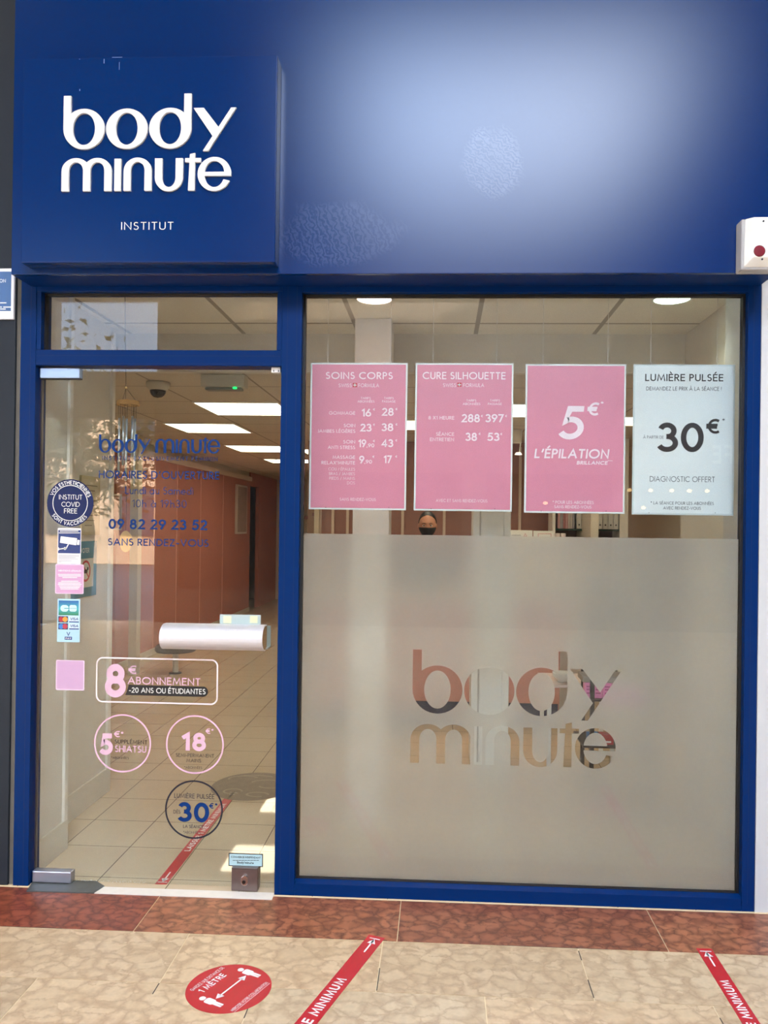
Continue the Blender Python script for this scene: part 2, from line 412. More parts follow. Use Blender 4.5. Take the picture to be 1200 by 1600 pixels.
def glass_mat(name='window_glass', tint=(.93, .95, .94)):
    if name in MATS: return MATS[name]
    m = D.materials.new(name); m.use_nodes = True; n = m.node_tree; n.nodes.clear()
    tr = n.nodes.new('ShaderNodeBsdfTransparent'); tr.inputs[0].default_value = (*tint, 1)
    gl = n.nodes.new('ShaderNodeBsdfGlossy'); gl.inputs['Roughness'].default_value = 0.0
    ge = n.nodes.new('ShaderNodeNewGeometry'); dt = n.nodes.new('ShaderNodeVectorMath'); dt.operation = 'DOT_PRODUCT'
    n.links.new(ge.outputs['Normal'], dt.inputs[0]); n.links.new(ge.outputs['Incoming'], dt.inputs[1])
    ab = n.nodes.new('ShaderNodeMath'); ab.operation = 'ABSOLUTE'; n.links.new(dt.outputs['Value'], ab.inputs[0])
    om = n.nodes.new('ShaderNodeMath'); om.operation = 'SUBTRACT'; om.inputs[0].default_value = 1; n.links.new(ab.outputs[0], om.inputs[1])
    pw = n.nodes.new('ShaderNodeMath'); pw.operation = 'POWER'; pw.inputs[1].default_value = 5; n.links.new(om.outputs[0], pw.inputs[0])
    ma = n.nodes.new('ShaderNodeMath'); ma.operation = 'MULTIPLY_ADD'; ma.inputs[1].default_value = .955; ma.inputs[2].default_value = .045; n.links.new(pw.outputs[0], ma.inputs[0])
    mx = n.nodes.new('ShaderNodeMixShader'); n.links.new(ma.outputs[0], mx.inputs[0]); n.links.new(tr.outputs[0], mx.inputs[1]); n.links.new(gl.outputs[0], mx.inputs[2])
    o = n.nodes.new('ShaderNodeOutputMaterial'); n.links.new(mx.outputs[0], o.inputs[0]); MATS[name] = m
    return m
GLASS = glass_mat()
def film_mat():
    m = D.materials.new('frosted_film'); m.use_nodes = True; n = m.node_tree; n.nodes.clear()
    df = n.nodes.new('ShaderNodeBsdfDiffuse'); df.inputs[0].default_value = (.66, .63, .57, 1)
    tl = n.nodes.new('ShaderNodeBsdfTranslucent'); tl.inputs[0].default_value = (.84, .79, .71, 1)
    rf = n.nodes.new('ShaderNodeBsdfRefraction'); rf.inputs['IOR'].default_value = 1.12; rf.inputs['Roughness'].default_value = .55; rf.inputs[0].default_value = (.95, .92, .86, 1)
    m1 = n.nodes.new('ShaderNodeMixShader'); m1.inputs[0].default_value = .5; n.links.new(df.outputs[0], m1.inputs[1]); n.links.new(tl.outputs[0], m1.inputs[2])
    m2 = n.nodes.new('ShaderNodeMixShader'); m2.inputs[0].default_value = .42; n.links.new(m1.outputs[0], m2.inputs[1]); n.links.new(rf.outputs[0], m2.inputs[2])
    o = n.nodes.new('ShaderNodeOutputMaterial'); n.links.new(m2.outputs[0], o.inputs[0])
    return m
FILM = film_mat()
def marble(name, c1, c2, c3, wmax=.42, rough=.3, sc=1.0):
    """nodular limestone: pale rounded lumps in a darker net; each slab is shifted by its own offset"""
    m = D.materials.new(name); m.use_nodes = True; n = m.node_tree; b = n.nodes['Principled BSDF']; b.inputs['Roughness'].default_value = rough; b.inputs['Specular IOR Level'].default_value = .35
    t = n.nodes.new('ShaderNodeTexCoord'); at_ = n.nodes.new('ShaderNodeAttribute'); at_.attribute_name = 'slab'
    add = n.nodes.new('ShaderNodeVectorMath'); add.operation = 'ADD'; n.links.new(t.outputs['Object'], add.inputs[0]); n.links.new(at_.outputs['Vector'], add.inputs[1])
    nz = n.nodes.new('ShaderNodeTexNoise'); nz.inputs['Scale'].default_value = 16*sc; nz.inputs['Detail'].default_value = 5; n.links.new(add.outputs[0], nz.inputs['Vector'])
    s1 = n.nodes.new('ShaderNodeVectorMath'); s1.operation = 'SUBTRACT'; s1.inputs[1].default_value = (.5, .5, .5); n.links.new(nz.outputs['Color'], s1.inputs[0])
    s2 = n.nodes.new('ShaderNodeVectorMath'); s2.operation = 'SCALE'; s2.inputs['Scale'].default_value = .075/sc; n.links.new(s1.outputs[0], s2.inputs[0])
    ad = n.nodes.new('ShaderNodeVectorMath'); ad.operation = 'ADD'; n.links.new(add.outputs[0], ad.inputs[0]); n.links.new(s2.outputs[0], ad.inputs[1])
    st_ = n.nodes.new('ShaderNodeVectorMath'); st_.operation = 'MULTIPLY'; st_.inputs[1].default_value = (.70, 1.1, 0)
    nz2 = n.nodes.new('ShaderNodeTexNoise'); nz2.inputs['Scale'].default_value = 75*sc; nz2.inputs['Detail'].default_value = 3; n.links.new(add.outputs[0], nz2.inputs['Vector'])
    q1 = n.nodes.new('ShaderNodeVectorMath'); q1.operation = 'SUBTRACT'; q1.inputs[1].default_value = (.5, .5, .5); n.links.new(nz2.outputs['Color'], q1.inputs[0])
    q2 = n.nodes.new('ShaderNodeVectorMath'); q2.operation = 'SCALE'; q2.inputs['Scale'].default_value = .022/sc; n.links.new(q1.outputs[0], q2.inputs[0])
    q3 = n.nodes.new('ShaderNodeVectorMath'); q3.operation = 'ADD'; n.links.new(ad.outputs[0], q3.inputs[0]); n.links.new(q2.outputs[0], q3.inputs[1]); ad = q3; n.links.new(ad.outputs[0], st_.inputs[0])
    v = n.nodes.new('ShaderNodeTexVoronoi'); v.feature = 'DISTANCE_TO_EDGE'; v.inputs['Scale'].default_value = 17*sc; n.links.new(st_.outputs[0], v.inputs['Vector'])
    vc = n.nodes.new('ShaderNodeTexVoronoi'); vc.feature = 'F1'; vc.inputs['Scale'].default_value = 17*sc; n.links.new(st_.outputs[0], vc.inputs['Vector'])
    n2 = n.nodes.new('ShaderNodeTexNoise'); n2.inputs['Scale'].default_value = 22; n2.inputs['Detail'].default_value = 4; n.links.new(add.outputs[0], n2.inputs['Vector'])
    # vein strength varies over the slab
    mr = n.nodes.new('ShaderNodeMapRange'); mr.inputs[1].default_value = .36; mr.inputs[2].default_value = .62; mr.inputs[3].default_value = .03; mr.inputs[4].default_value = wmax; n.links.new(n2.outputs['Fac'], mr.inputs[0])
    dv = n.nodes.new('ShaderNodeMath'); dv.operation = 'DIVIDE'; dv.use_clamp = True; n.links.new(v.outputs['Distance'], dv.inputs[0]); n.links.new(mr.outputs[0], dv.inputs[1])
    mx = n.nodes.new('ShaderNodeMix'); mx.data_type = 'RGBA'; mx.inputs[6].default_value = (*lin(c2), 1); mx.inputs[7].default_value = (*lin(c1), 1); pv = n.nodes.new('ShaderNodeMath'); pv.operation = 'POWER'; pv.inputs[1].default_value = .6; n.links.new(dv.outputs[0], pv.inputs[0]); n.links.new(pv.outputs[0], mx.inputs[0])
    mc = n.nodes.new('ShaderNodeMix'); mc.data_type = 'RGBA'; mc.inputs[7].default_value = (*lin(c3), 1); n.links.new(mx.outputs[2], mc.inputs[6])
    sp = n.nodes.new('ShaderNodeSeparateColor'); n.links.new(vc.outputs['Color'], sp.inputs[0])
    pw = n.nodes.new('ShaderNodeMath'); pw.operation = 'MULTIPLY'; pw.inputs[1].default_value = .55; n.links.new(sp.outputs[0], pw.inputs[0]); n.links.new(pw.outputs[0], mc.inputs[0])
    n3 = n.nodes.new('ShaderNodeTexNoise'); n3.inputs['Scale'].default_value = 60; n3.inputs['Detail'].default_value = 6; n.links.new(add.outputs[0], n3.inputs['Vector'])
    m3 = n.nodes.new('ShaderNodeMapRange'); m3.inputs[3].default_value = .86; m3.inputs[4].default_value = 1.12; n.links.new(n3.outputs['Fac'], m3.inputs[0])
    ml = n.nodes.new('ShaderNodeVectorMath'); ml.operation = 'SCALE'; n.links.new(mc.outputs[2], ml.inputs[0]); n.links.new(m3.outputs[0], ml.inputs['Scale'])
    at2 = n.nodes.new('ShaderNodeAttribute'); at2.attribute_name = 'tone'
    mu = n.nodes.new('ShaderNodeVectorMath'); mu.operation = 'MULTIPLY'; n.links.new(ml.outputs[0], mu.inputs[0]); n.links.new(at2.outputs['Vector'], mu.inputs[1])
    n.links.new(mu.outputs[0], b.inputs['Base Color'])
    return m
BEIGE = marble('beige_marble', (208, 182, 147), (174, 142, 108), (194, 166, 130))
REDM = marble('red_marble', (166, 106, 76), (84, 40, 28), (142, 84, 60), sc=1.35, wmax=.55)
JOINT = mat('joint_filler', (226, 205, 165), .6, var=.1); JOINTB = mat('dark_joint', (62, 50, 42), .8)
WHITE_WALL = mat('white_wall_paint', (202, 200, 196), .6, var=.015, vscale=3)
GREY_PIL = mat('grey_pillar_paint', (38, 44, 51), .5, spec=.2, var=.05, vscale=4, bump=.1, bscale=80)

def tiles_mat(name, c, joint, size, off, rough, axes='xy', jw=.004, var=.04, bump=False):
    """square tiles with thin joints from object coordinates"""
    m = D.materials.new(name); m.use_nodes = True; n = m.node_tree; b = n.nodes['Principled BSDF']; b.inputs['Roughness'].default_value = rough
    t = n.nodes.new('ShaderNodeTexCoord'); sx = n.nodes.new('ShaderNodeSeparateXYZ'); n.links.new(t.outputs['Object'], sx.inputs[0])
    masks = []
    for k, ax in enumerate(axes):
        i = 'xyz'.index(ax)
        a = n.nodes.new('ShaderNodeMath'); a.operation = 'SUBTRACT'; a.inputs[1].default_value = off[k]; n.links.new(sx.outputs[i], a.inputs[0])
        d = n.nodes.new('ShaderNodeMath'); d.operation = 'DIVIDE'; d.inputs[1].default_value = size[k]; n.links.new(a.outputs[0], d.inputs[0])
        f = n.nodes.new('ShaderNodeMath'); f.operation = 'PINGPONG'; f.inputs[1].default_value = .5; n.links.new(d.outputs[0], f.inputs[0])
        l = n.nodes.new('ShaderNodeMath'); l.operation = 'LESS_THAN'; l.inputs[1].default_value = jw/size[k]/2; n.links.new(f.outputs[0], l.inputs[0]); masks.append(l.outputs[0])
    mxm = n.nodes.new('ShaderNodeMath'); mxm.operation = 'MAXIMUM'; n.links.new(masks[0], mxm.inputs[0]); n.links.new(masks[1], mxm.inputs[1])
    nz = n.nodes.new('ShaderNodeTexNoise'); nz.inputs['Scale'].default_value = 220 if bump else 5; nz.inputs['Detail'].default_value = 5; n.links.new(t.outputs['Object'], nz.inputs['Vector'])
    mr = n.nodes.new('ShaderNodeMapRange'); mr.inputs[3].default_value = 1-var; mr.inputs[4].default_value = 1+var; n.links.new(nz.outputs['Fac'], mr.inputs[0])
    sc = n.nodes.new('ShaderNodeVectorMath'); sc.operation = 'SCALE'; sc.inputs[0].default_value = lin(c); n.links.new(mr.outputs[0], sc.inputs['Scale'])
    mx = n.nodes.new('ShaderNodeMix'); mx.data_type = 'RGBA'; mx.inputs[7].default_value = (*lin(joint), 1); n.links.new(mxm.outputs[0], mx.inputs[0]); n.links.new(sc.outputs[0], mx.inputs[6]); n.links.new(mx.outputs[2], b.inputs['Base Color'])
    return m
SHOPFLOOR = tiles_mat('cream_floor_tile', (208, 188, 158), (112, 96, 76), (.306, .315), (.262, .105), .03)
CEIL_HI = tiles_mat('acoustic_ceiling_tile', (236, 229, 216), (168, 160, 146), (.66, .66), (.545, 1.05), .9, jw=.024, var=.09, bump=True)
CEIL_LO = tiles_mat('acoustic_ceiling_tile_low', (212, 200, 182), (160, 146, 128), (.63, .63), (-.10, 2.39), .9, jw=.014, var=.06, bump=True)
CREAM = mat('cream_wall', (222, 214, 200), .6, var=.02, vscale=2)
PINK = mat('pink_wall_panel', (190, 118, 98), .55, var=.03, vscale=3)
BLACK = mat('black_rubber', (14, 14, 15), .6)
STEEL = mat('brushed_steel', (196, 198, 200), .28, 1, var=.03, vscale=200)
ALU = mat('satin_aluminium', (226, 225, 230), .42, .55)
CHROME = mat('chrome', (225, 225, 225), .1, 1)
WHITE = mat('white_plastic', (236, 235, 230), .4)

# ------------------------------------------------------------------ arcade floor (marble slabs) and threshold
J1, J2, J3, J4 = -.322, -.638, -.954, -1.27
slabs = []
def rowof(y0, y1, xs, mt): 
    for a, b in zip(xs[:-1], xs[1:]): slabs.append((a, b, y0, y1, mt))
rowof(J1, -.012, [-4.0, -3.02, -2.2, -1.31, -.42, .568, 1.541, 2.513, 3.49, 4.6, 6.0, 7.5], 'r')
rowof(J2, J1, [-4.0, -2.8, -1.32, -.64, .068, .779, 1.49, 2.19, 2.905, 3.62, 4.4, 6.0, 7.5], 'b')
rowof(J3, J2, [-4.0, -2.5, -1.1, -.35, .371, 1.1, 1.84, 2.56, 3.28, 4.0, 6.0, 7.5], 'b')
yy = J3; k = 0
while yy > -8.4:
    x0 = -4+(.35 if k % 2 else 0); xs = [-4.0]+[x0+.72*j for j in range(1, 15)]+[7.5]
    rowof(yy-.316, yy, xs, 'b'); yy -= .316; k += 1
for key, mt, nm in (('r', REDM, 'floor'), ('b', BEIGE, 'floor')):
    mb = MB(); sl = [s for s in slabs if s[4] == key]; g_ = .0016
    for (a, b, y0, y1, _) in sl:
        mb.hull([(a+g_, y0+g_, -.03), (b-g_, y0+g_, -.03), (b-g_, y1-g_, -.03), (a+g_, y1-g_, -.03)], [(a+g_, y0+g_, 0), (b-g_, y0+g_, 0), (b-g_, y1-g_, 0), (a+g_, y1-g_, 0)])
    o = mb.build(nm, mt); st(o)
    at1 = o.data.attributes.new('slab', 'FLOAT_VECTOR', 'POINT'); at2 = o.data.attributes.new('tone', 'FLOAT_VECTOR', 'POINT')
    for i, s in enumerate(sl):
        off = (random.uniform(0, 50), random.uniform(0, 50), 0); q = random.uniform(.93, 1.04); wm = random.uniform(-.025, .025)
        tone = (q+wm, q, q-wm)
        if key == 'r':
            cx = (s[0]+s[1])/2
            tone = (.86, .62, .60) if cx < .5 else ((1.08, 1.06, 1.0) if cx < 1.5 else ((.93, .9, .9) if cx < 2.5 else (1.12, 1.15, 1.12)))
        for j in range(8): at1.data[i*8+j].vector = off; at2.data[i*8+j].vector = tone
st(box('floor', (-4, -8.45, -.06), (7.5, 0.02, -.0015), JOINT))
# dark stretches of the joints
mb = MB()
for (x, y0, y1) in ((1.492, -.63, -.50), (.779, -.7, -.64), (2.19, -.62, -.52), (2.19, -.4, -.34), (1.1, -.8, -.66), (2.56, -.79, -.7)): mb.box((x-.0016, y0, -.001), (x+.0016, y1, .0003))
for (x0, x1) in ((.07, .3), (.95, 1.2), (1.9, 2.3)): mb.box((x0, J1-.0012, -.001), (x1, J1+.0004, .0003))
st(mb.build('floor', JOINTB))
st(box('floor', (-3.2, .0, -.04), (4.1, 12.5, 0), SHOPFLOOR))
st(box('trim_1', (.27, -.045, -.01), (1.024, .012, .003), mat('white_threshold', (226, 218, 205), .35, var=.08, vscale=30)))
pl = MB().hull([(.0, .05, .0), (.262, .058, .0), (.315, .015, .0), (.298, -.046, .0), (.02, -.05, .0)], [(.0, .05, .005), (.262, .058, .005), (.315, .015, .005), (.298, -.046, .005), (.02, -.05, .005)]).build('floor_plate', mat('grey_steel_plate', (104, 108, 106), .45, .6, var=.15, vscale=25), norm=True)
tag(reorigin(pl), 'flat grey metal floor plate under the lower door hinge', 'floor plate')

# ------------------------------------------------------------------ shopfront frame
FX0, FX1, FT = -.065, 2.936, 2.56
GY = .035                                             # street face of the glass
WX0, WX1, WZ0, WZ1 = 1.1068, 2.886, .050, 2.450       # clear window opening
frame = thing('window_1', None, None, (1.49, 0, 0)); st(frame)
DEP = .09
def fr(name, a, b): return under(box(name, a, b, PAINT, bevel=.002), frame)
fr('frame', (FX0, 0, 0), (0, DEP, FT))                         # left post
fr('frame', (1.024, 0, 0), (WX0, DEP, FT))                     # mullion
fr('frame', (WX1, 0, 0), (FX1, DEP, FT))                       # right post
fr('frame', (WX0, 0, 0), (WX1, DEP, WZ0))                      # sill rail
fr('frame', (WX0, .001, WZ1), (WX1, DEP, FT))                     # head rail
fr('frame', (0, .001, 2.455), (1.024, DEP, FT))                   # head rail over the transom
fr('frame', (0, .001, 2.15), (1.024, DEP, 2.214))                 # lintel
fr('frame', (0, .002, 2.214), (.020, DEP, 2.455))
fr('frame', (1.004, .002, 2.214), (1.024, DEP, 2.455))
# fine seams of the aluminium profiles
mb = MB(); s_ = .0013
for (a, b) in (((FX0+.042, -.0006, .0), (FX0+.042+s_, .001, 2.5)), ((1.047, -.0006, 0), (1.047+s_, .001, 2.5)), ((1.085, -.0006, .05), (1.085+s_, .001, 2.5)), ((WX1+.022, -.0006, .03), (WX1+.022+s_, .001, 2.5)),
               ((0, .0004, 2.190), (1.02, .002, 2.190+s_)), ((0, .0004, 2.157), (1.02, .002, 2.157+s_)), ((WX0, .0004, 2.472), (WX1, .002, 2.472+s_)), ((.0, .0004, 2.478), (1.02, .002, 2.478+s_))): mb.box(a, b)
under(mb.build('seam', mat('dark_blue_seam', (2, 28, 74), .6)), frame)
# gaskets
def gasket(x0, x1, z0, z1, t, parent, y=GY):
    mb = MB(); mb.box((x0, y-.006, z0), (x0+t, y+.02, z1)).box((x1-t, y-.006, z0), (x1, y+.02, z1)).box((x0+t, y-.006, z0), (x1-t, y+.02, z0+t)).box((x0+t, y-.006, z1-t), (x1-t, y+.02, z1))
    return under(mb.build('gasket', BLACK), parent)
gasket(WX0, WX1, WZ0, WZ1, .010, frame); gasket(.020, 1.004, 2.214, 2.455, .006, frame)
# sloping sill bead
under(MB().hull([(WX0, .0, WZ0), (WX0, .03, WZ0), (WX0, .03, WZ0+.008)], [(WX1, .0, WZ0), (WX1, .03, WZ0), (WX1, .03, WZ0+.008)]).build('sill_bead', PAINT), frame)
pane = under(box('pane', (WX0+.002, GY, WZ0+.002), (WX1-.002, GY+.010, WZ1-.002), GLASS), frame)
under(box('transom_pane', (.022, GY, 2.216), (1.002, GY+.010, 2.453), GLASS), frame)

# frosted film with the letters cut out, on the room side of the pane
FY = GY+.0125
ft = at(815, 838, 1, FY).z
fm = MB().box((WX0+.011, FY-.0005, WZ0+.011), (WX1-.011, FY+.0005, ft)).build('frosted_film', FILM)
ctl = at(647, 1017, 1, FY); cbr = at(968, 1201, 1, FY)
lf = fit(at(642, 1100, 1, FY).x, at(971, 1100, 1, FY).x, at(800, 1016.5, 1, FY).z, at(800, 1197.5, 1, FY).z)
mb = MB()
for ch, Q in logo_letters():
    if ch == 'o': Q = [[(q[0][0]*0+521.5, 370.5, 0), q[1], q[2]] for q in Q]     # the middle of the o has come away
    for q in Q:
        P = [lf(p) for p in q]; c = (sum(p[0] for p in P)/len(P), sum(p[1] for p in P)/len(P))
        P = [(c[0]+(p[0]-c[0])*1.004, c[1]+(p[1]-c[1])*1.004) for p in P]
        mb.hull([(p[0], FY-.01, p[1]) for p in P], [(p[0], FY+.01, p[1]) for p in P])
cut = mb.build('cutter', None)
md = fm.modifiers.new('b', 'BOOLEAN'); md.operation = 'DIFFERENCE'; md.solver = 'EXACT'; md.use_self = True; md.object = cut
dg = bpy.context.evaluated_depsgraph_get(); me = D.meshes.new_from_object(fm.evaluated_get(dg))
fm.modifiers.clear(); D.objects.remove(cut)
bm = bmesh.new(); bm.from_mesh(me)
bmesh.ops.delete(bm, geom=[f for f in bm.faces if f.normal.y > -.9], context='FACES'); bm.to_mesh(me); bm.free()   # film is a skin: keep one face
fm.data = me
if not me.materials: me.materials.append(FILM)
reorigin(fm); tag(fm, 'frosted film on the lower part of the big window with clear cut-out letters', 'window film')

# ------------------------------------------------------------------ walls beside the shopfront
wl = thing('wall_left', None, None, (-1, 0, 0)); st(wl)
under(box('pillar_face', (-3.5, .0, 0), (FX0-.022, .4, 6.0), GREY_PIL, bevel=.003), wl)
under(box('pillar_edge', (FX0-.022, .012, 0), (FX0-.001, .4, 6.0), mat('pillar_edge_filler', (98, 94, 86), .8, var=.25, vscale=14)), wl)
st(box('wall_right', (FX1+.002, .0, 0), (7.6, .4, 2.62), WHITE_WALL))
st(box('wall_right', (FX1+.3, -.001, 2.62), (7.6, .4, 6.0), WHITE_WALL))

# fascia ------------------------------------------------------------
E_ = .16
FZ = .5*(at(437, 426, 1, -E_).z+at(1120, 428.5, 1, -E_).z)
fx0 = at(20, 250, 1, -E_).x; fx1 = at(1216, 250, 1, -E_).x
s1 = at(530, 365, 1, -E_); s2 = at(772, 255, 1, -E_); s3 = at(760, 230, 1, -E_)
FASC = blue_paint('fascia_paint', .27, spec=.6, scuffs=((s1.x, s1.z, .27, .13, 15, .4, .05), (s2.x, s2.z, .13, .15, 20, .9, .09)))
fa = thing('fascia_panel', 'large satin blue fascia panel spanning above the door and window', 'fascia', ((fx0+fx1)/2, -E_/2, FZ))
under(box('face_panel', (fx0, -E_, FZ), (fx1, -E_+.02, 4.3), FASC, bevel=.002), fa)
under(box('underside', (fx0, -E_+.021, FZ), (fx1, -.002, FZ+.02), blue_paint('underside_paint', .5)), fa)
for xr in (fx0, fx1-.02): under(box('return_panel', (xr, -E_+.021, FZ+.021), (xr+.02, -.002, 4.3), PAINT), fa)

# shop sign -----------------------------------------------------------
SY = -E_-.075
sx0 = at(32, 409, 1, SY).x; sx1 = at(431.5, 250, 1, SY).x; sz0 = at(230, 410, 1, SY).z; sz1 = at(230, 88.5, 1, SY).z
sg = thing('shop_sign', 'square blue lightbox sign with raised white letters reading body minute', 'sign', ((sx0+sx1)/2, -E_-.04, sz0))
under(box('sign_box', (sx0, SY, sz0), (sx1, -E_-.001, sz1), blue_paint('sign_paint', .25, spec=.6), bevel=.004), sg)
sf = fit(at(98.5, 225, 1, SY).x, at(369.5, 225, 1, SY).x, at(230, 149, 1, SY).z, at(230, 300.5, 1, SY).z)
LET = mat('white_letter_plastic', (216, 216, 215), .45, var=.03, vscale=25)
for ch, Q in logo_letters():
    under(solid_letter('letter', Q, sf, SY-.009, SY-.001, LET), sg)
W = Wall(SY-.002)
W.T('INSTITUT', 189.3, 271, 359, 12.2, .1, .22); under(W.build('institut_lettering', LET), sg)
mb = Wall(SY-.0006)
for (u, v, w_, h_) in ((124, 139, 1.2, 3.2), (162, 92, 1.2, 7), (186, 97, .8, 12), (175, 89, 16, 1), (123.5, 92, 1.6, .9)):
    a = mb.m(u, v+h_); b = mb.m(u+w_, v); mb.rect(a[0], a[1], b[0], b[1])
under(mb.build('chipped_paint', mat('chalk_mark', (120, 150, 200), .8)), sg)

# alarm box --------------------------------------------------------------
ax0 = at(1158, 420, 1, -E_-.06).x; az0 = at(1160, 421.5, 1, -E_-.06).z; az1 = at(1160, 342, 1, -E_-.06).z
al = thing('alarm_box', 'white box with a dark red round lens fixed at the right end of the fascia', 'alarm box', (ax0+.07, -E_, az0))
ax1 = ax0+.145; yb = -E_-.001; yf = -E_-.06
under(MB().hull([(ax0, yf, az0), (ax1, yf, az0), (ax1, yf, az1), (ax0, yf, az1)], [(ax0, yb, az0), (ax1, yb, az0), (ax1, yb, az1), (ax0, yb, az1)]).build('back_case', mat('alarm_grey', (168, 164, 158), .5), bevel=.006), al)
fz0, fz1, fx_0, fx_1 = az0+.037, az1-.004, ax0+.033, ax1-.006
under(MB().hull([(fx_0, yf-.028, fz0), (fx_1, yf-.028, fz0), (fx_1, yf-.028, fz1), (fx_0, yf-.028, fz1)], [(ax0+.008, yf, az0+.008), (ax1-.002, yf, az0+.008), (ax1-.002, yf, az1-.001), (ax0+.012, yf, az1-.001)]).build('front_cover', mat('alarm_cream', (232, 226, 214), .45), bevel=.003), al)
lx = at(1187, 392, 1, yf-.03)
under(MB().lathe([(.0, -.004), (.018, -.003), (.021, 0), (.021, .003)], (lx.x, yf-.029, lx.z), 28, 'y').build('red_lens', mat('dark_red_lens', (120, 38, 48), .2), smooth=False), al)['label'] = 'dark red round lens'
for (u, v) in ((1193, 345.5), (1191, 405)):
    p = at(u, v, 1, yf-.029); under(MB().lathe([(.0035, 0), (.0035, .002)], (p.x, p.y-.001, p.z), 12, 'y').build('screw', BLACK), al)

# plaque on the pillar
PYY = -.012
pa = at(22, 422, 1, PYY); pb = at(22, 499, 1, PYY)
pq = thing('wall_plaque', 'blue notice plaque with white border and white lettering on the grey pillar', 'plaque', (pa.x-.15, 0, pb.z))
pz0, pz1 = at(5, 498.5, 1, PYY).z, at(5, 419.5, 1, PYY).z
under(box('border', (pa.x-.35, PYY, pz0), (pa.x, -.001, pz1), mat('white_plaque', (228, 228, 232), .4), bevel=.001), pq)
bx1 = at(17.5, 450, 1, PYY).x; bz1 = at(5, 424.5, 1, PYY).z; bz0 = at(5, 486, 1, PYY).z
under(box('blue_field', (pa.x-.34, PYY-.001, bz0), (bx1, PYY+.001, bz1), mat('plaque_blue', (70, 104, 150), .35)), pq)
W = Wall(PYY-.002)
W.T('ON', -1, 9, 441.5, 5.5, .16, .14)
for (u0, u1, v) in ((-8, 10, 474), (-6, 3, 480.5), (5, 17, 480.5), (-4, 9, 483.6)): a = W.m(u0, v); b = W.m(u1, v-1.5); W.rect(a[0], a[1], b[0], b[1])
under(W.build('lettering', mat('white_print', (240, 240, 244), .5)), pq)

# ------------------------------------------------------------------ glass door
door = thing('door_1', None, None, (.5, GY, 0)); st(door)
DX0, DX1, DZ0, DZ1 = .012, 1.016, .012, 2.143
under(box('pane', (DX0, GY, DZ0), (DX1, GY+.010, DZ1), GLASS, bevel=.0008), door)
under(box('edge_profile', (DX0-.004, GY-.002, .06), (DX0+.001, GY+.012, 2.10), mat('dark_steel', (110, 106, 104), .3, .9)), door)
def patch(x0, x1, z0, z1, m, nm):
    o = under(box(nm, (x0, GY-.014, z0), (x1, GY+.024, z1), m, bevel=.004), door)
    return o
HINGE_SKY = mat('hinge_steel_sky_tint', (178, 202, 232), .2, .3)  # the sky's reflection is painted into the base colour as pale blue
a = at(62, 590.5, 1, GY-.014); b = at(124, 573, 1, GY-.014); p1 = patch(a.x, b.x, a.z, 2.143, HINGE_SKY, 'hinge_patch')
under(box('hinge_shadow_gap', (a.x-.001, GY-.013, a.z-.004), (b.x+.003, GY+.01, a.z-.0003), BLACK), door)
c = at(79, 573, 1, GY-.015); e = at(105, 579.5, 1, GY-.015); under(box('hinge_plate', (c.x, GY-.0155, e.z), (e.x, GY-.0135, 2.141), HINGE_SKY, bevel=.0005), door)
a = at(49.5, 1384, 1, GY-.014); b = at(111, 1363, 1, GY-.014); patch(a.x, b.x, max(a.z, .006), b.z, mat('satin_hinge_steel', (176, 178, 190), .3, .9), 'hinge_patch')
# strike clip at the top right corner
a = at(424, 582, 1, GY-.01); b = at(438, 575, 1, GY-.01)
k = under(box('strike_clip', (a.x, GY-.012, a.z), (b.x, GY+.02, b.z+.002), WHITE, bevel=.001), door)
mb = MB()
for u in (427.7, 435.5): p = at(u, 579.7, 1, GY-.012); mb.lathe([(.003, -.001), (.003, .002)], (p.x, GY-.0125, p.z), 12, 'y')
under(mb.build('screw', BLACK), door)
# lock box
a = at(361.5, 1391.5, 1, GY-.02); b = at(403, 1356.5, 1, GY-.02); c = at(382, 1376, 1, GY-.03)
lk = under(box('lock_case', (a.x, GY-.022, a.z), (b.x, GY+.030, b.z), mat('lock_steel', (132, 118, 114), .34, .85, var=.08, vscale=60), bevel=.002), door)
lk2 = MB().poly([]) if False else MB()
Rk = rrect(c.x-.0135, c.z-.021, c.x+.0135, c.z+.021, .0134)
lk2.hull([(p[0], GY-.032, p[1]) for p in Rk], [(p[0], GY-.021, p[1]) for p in Rk])
under(lk2.build('lock_cylinder', CHROME, bevel=.003), door)
c2 = at(381, 1378.5, 1, GY-.033)
under(MB().lathe([(.0075, -.0015), (.0075, .002)], (c2.x, GY-.0325, c2.z), 18, 'y').build('keyway', mat('keyway_dark', (50, 40, 36), .4, .6)), door)
under(box('lock_lid', (a.x+.001, GY-.0215, b.z-.006), (b.x-.001, GY-.0225, b.z-.0045), mat('dark_line', (60, 52, 50), .5)), door)
# pull handle: a broad satin aluminium shell open towards the room
ha = at(249, 998, 1, -.05); hb = at(410, 998, 1, -.05); hz = (at(330, 978, 1, -.055).z+at(330, 1019, 1, -.055).z)/2
hx0, hx1 = ha.x, hb.x
def hprof(r0, r1, z0):
    out = []
    for k in range(15):
        t = math.radians(95+170*k/14); out.append((GY-.032+r0*math.cos(t), z0+r1*math.sin(t)))
    return out
mb = MB(); o_ = [(GY-.004, hz+.051)]+hprof(.058, .052, hz)+[(GY-.030, hz-.052)]; i_ = [(GY-.004, hz+.047)]+hprof(.054, .048, hz)+[(GY-.030, hz-.048)]
loop = o_+i_[::-1]
n_ = len(o_)
for k in range(n_-1):
    q = [o_[k], o_[k+1], i_[k+1], i_[k]]
    mb.hull([(hx0, p[0], p[1]) for p in q], [(hx1, p[0], p[1]) for p in q])
hdl = under(mb.build('handle', ALU), door)
for p in hdl.data.polygons: p.use_smooth = True
mo = hdl.modifiers.new('w', 'WELD'); mo.merge_threshold = .0003
es = hdl.modifiers.new('e', 'EDGE_SPLIT'); es.split_angle = .7
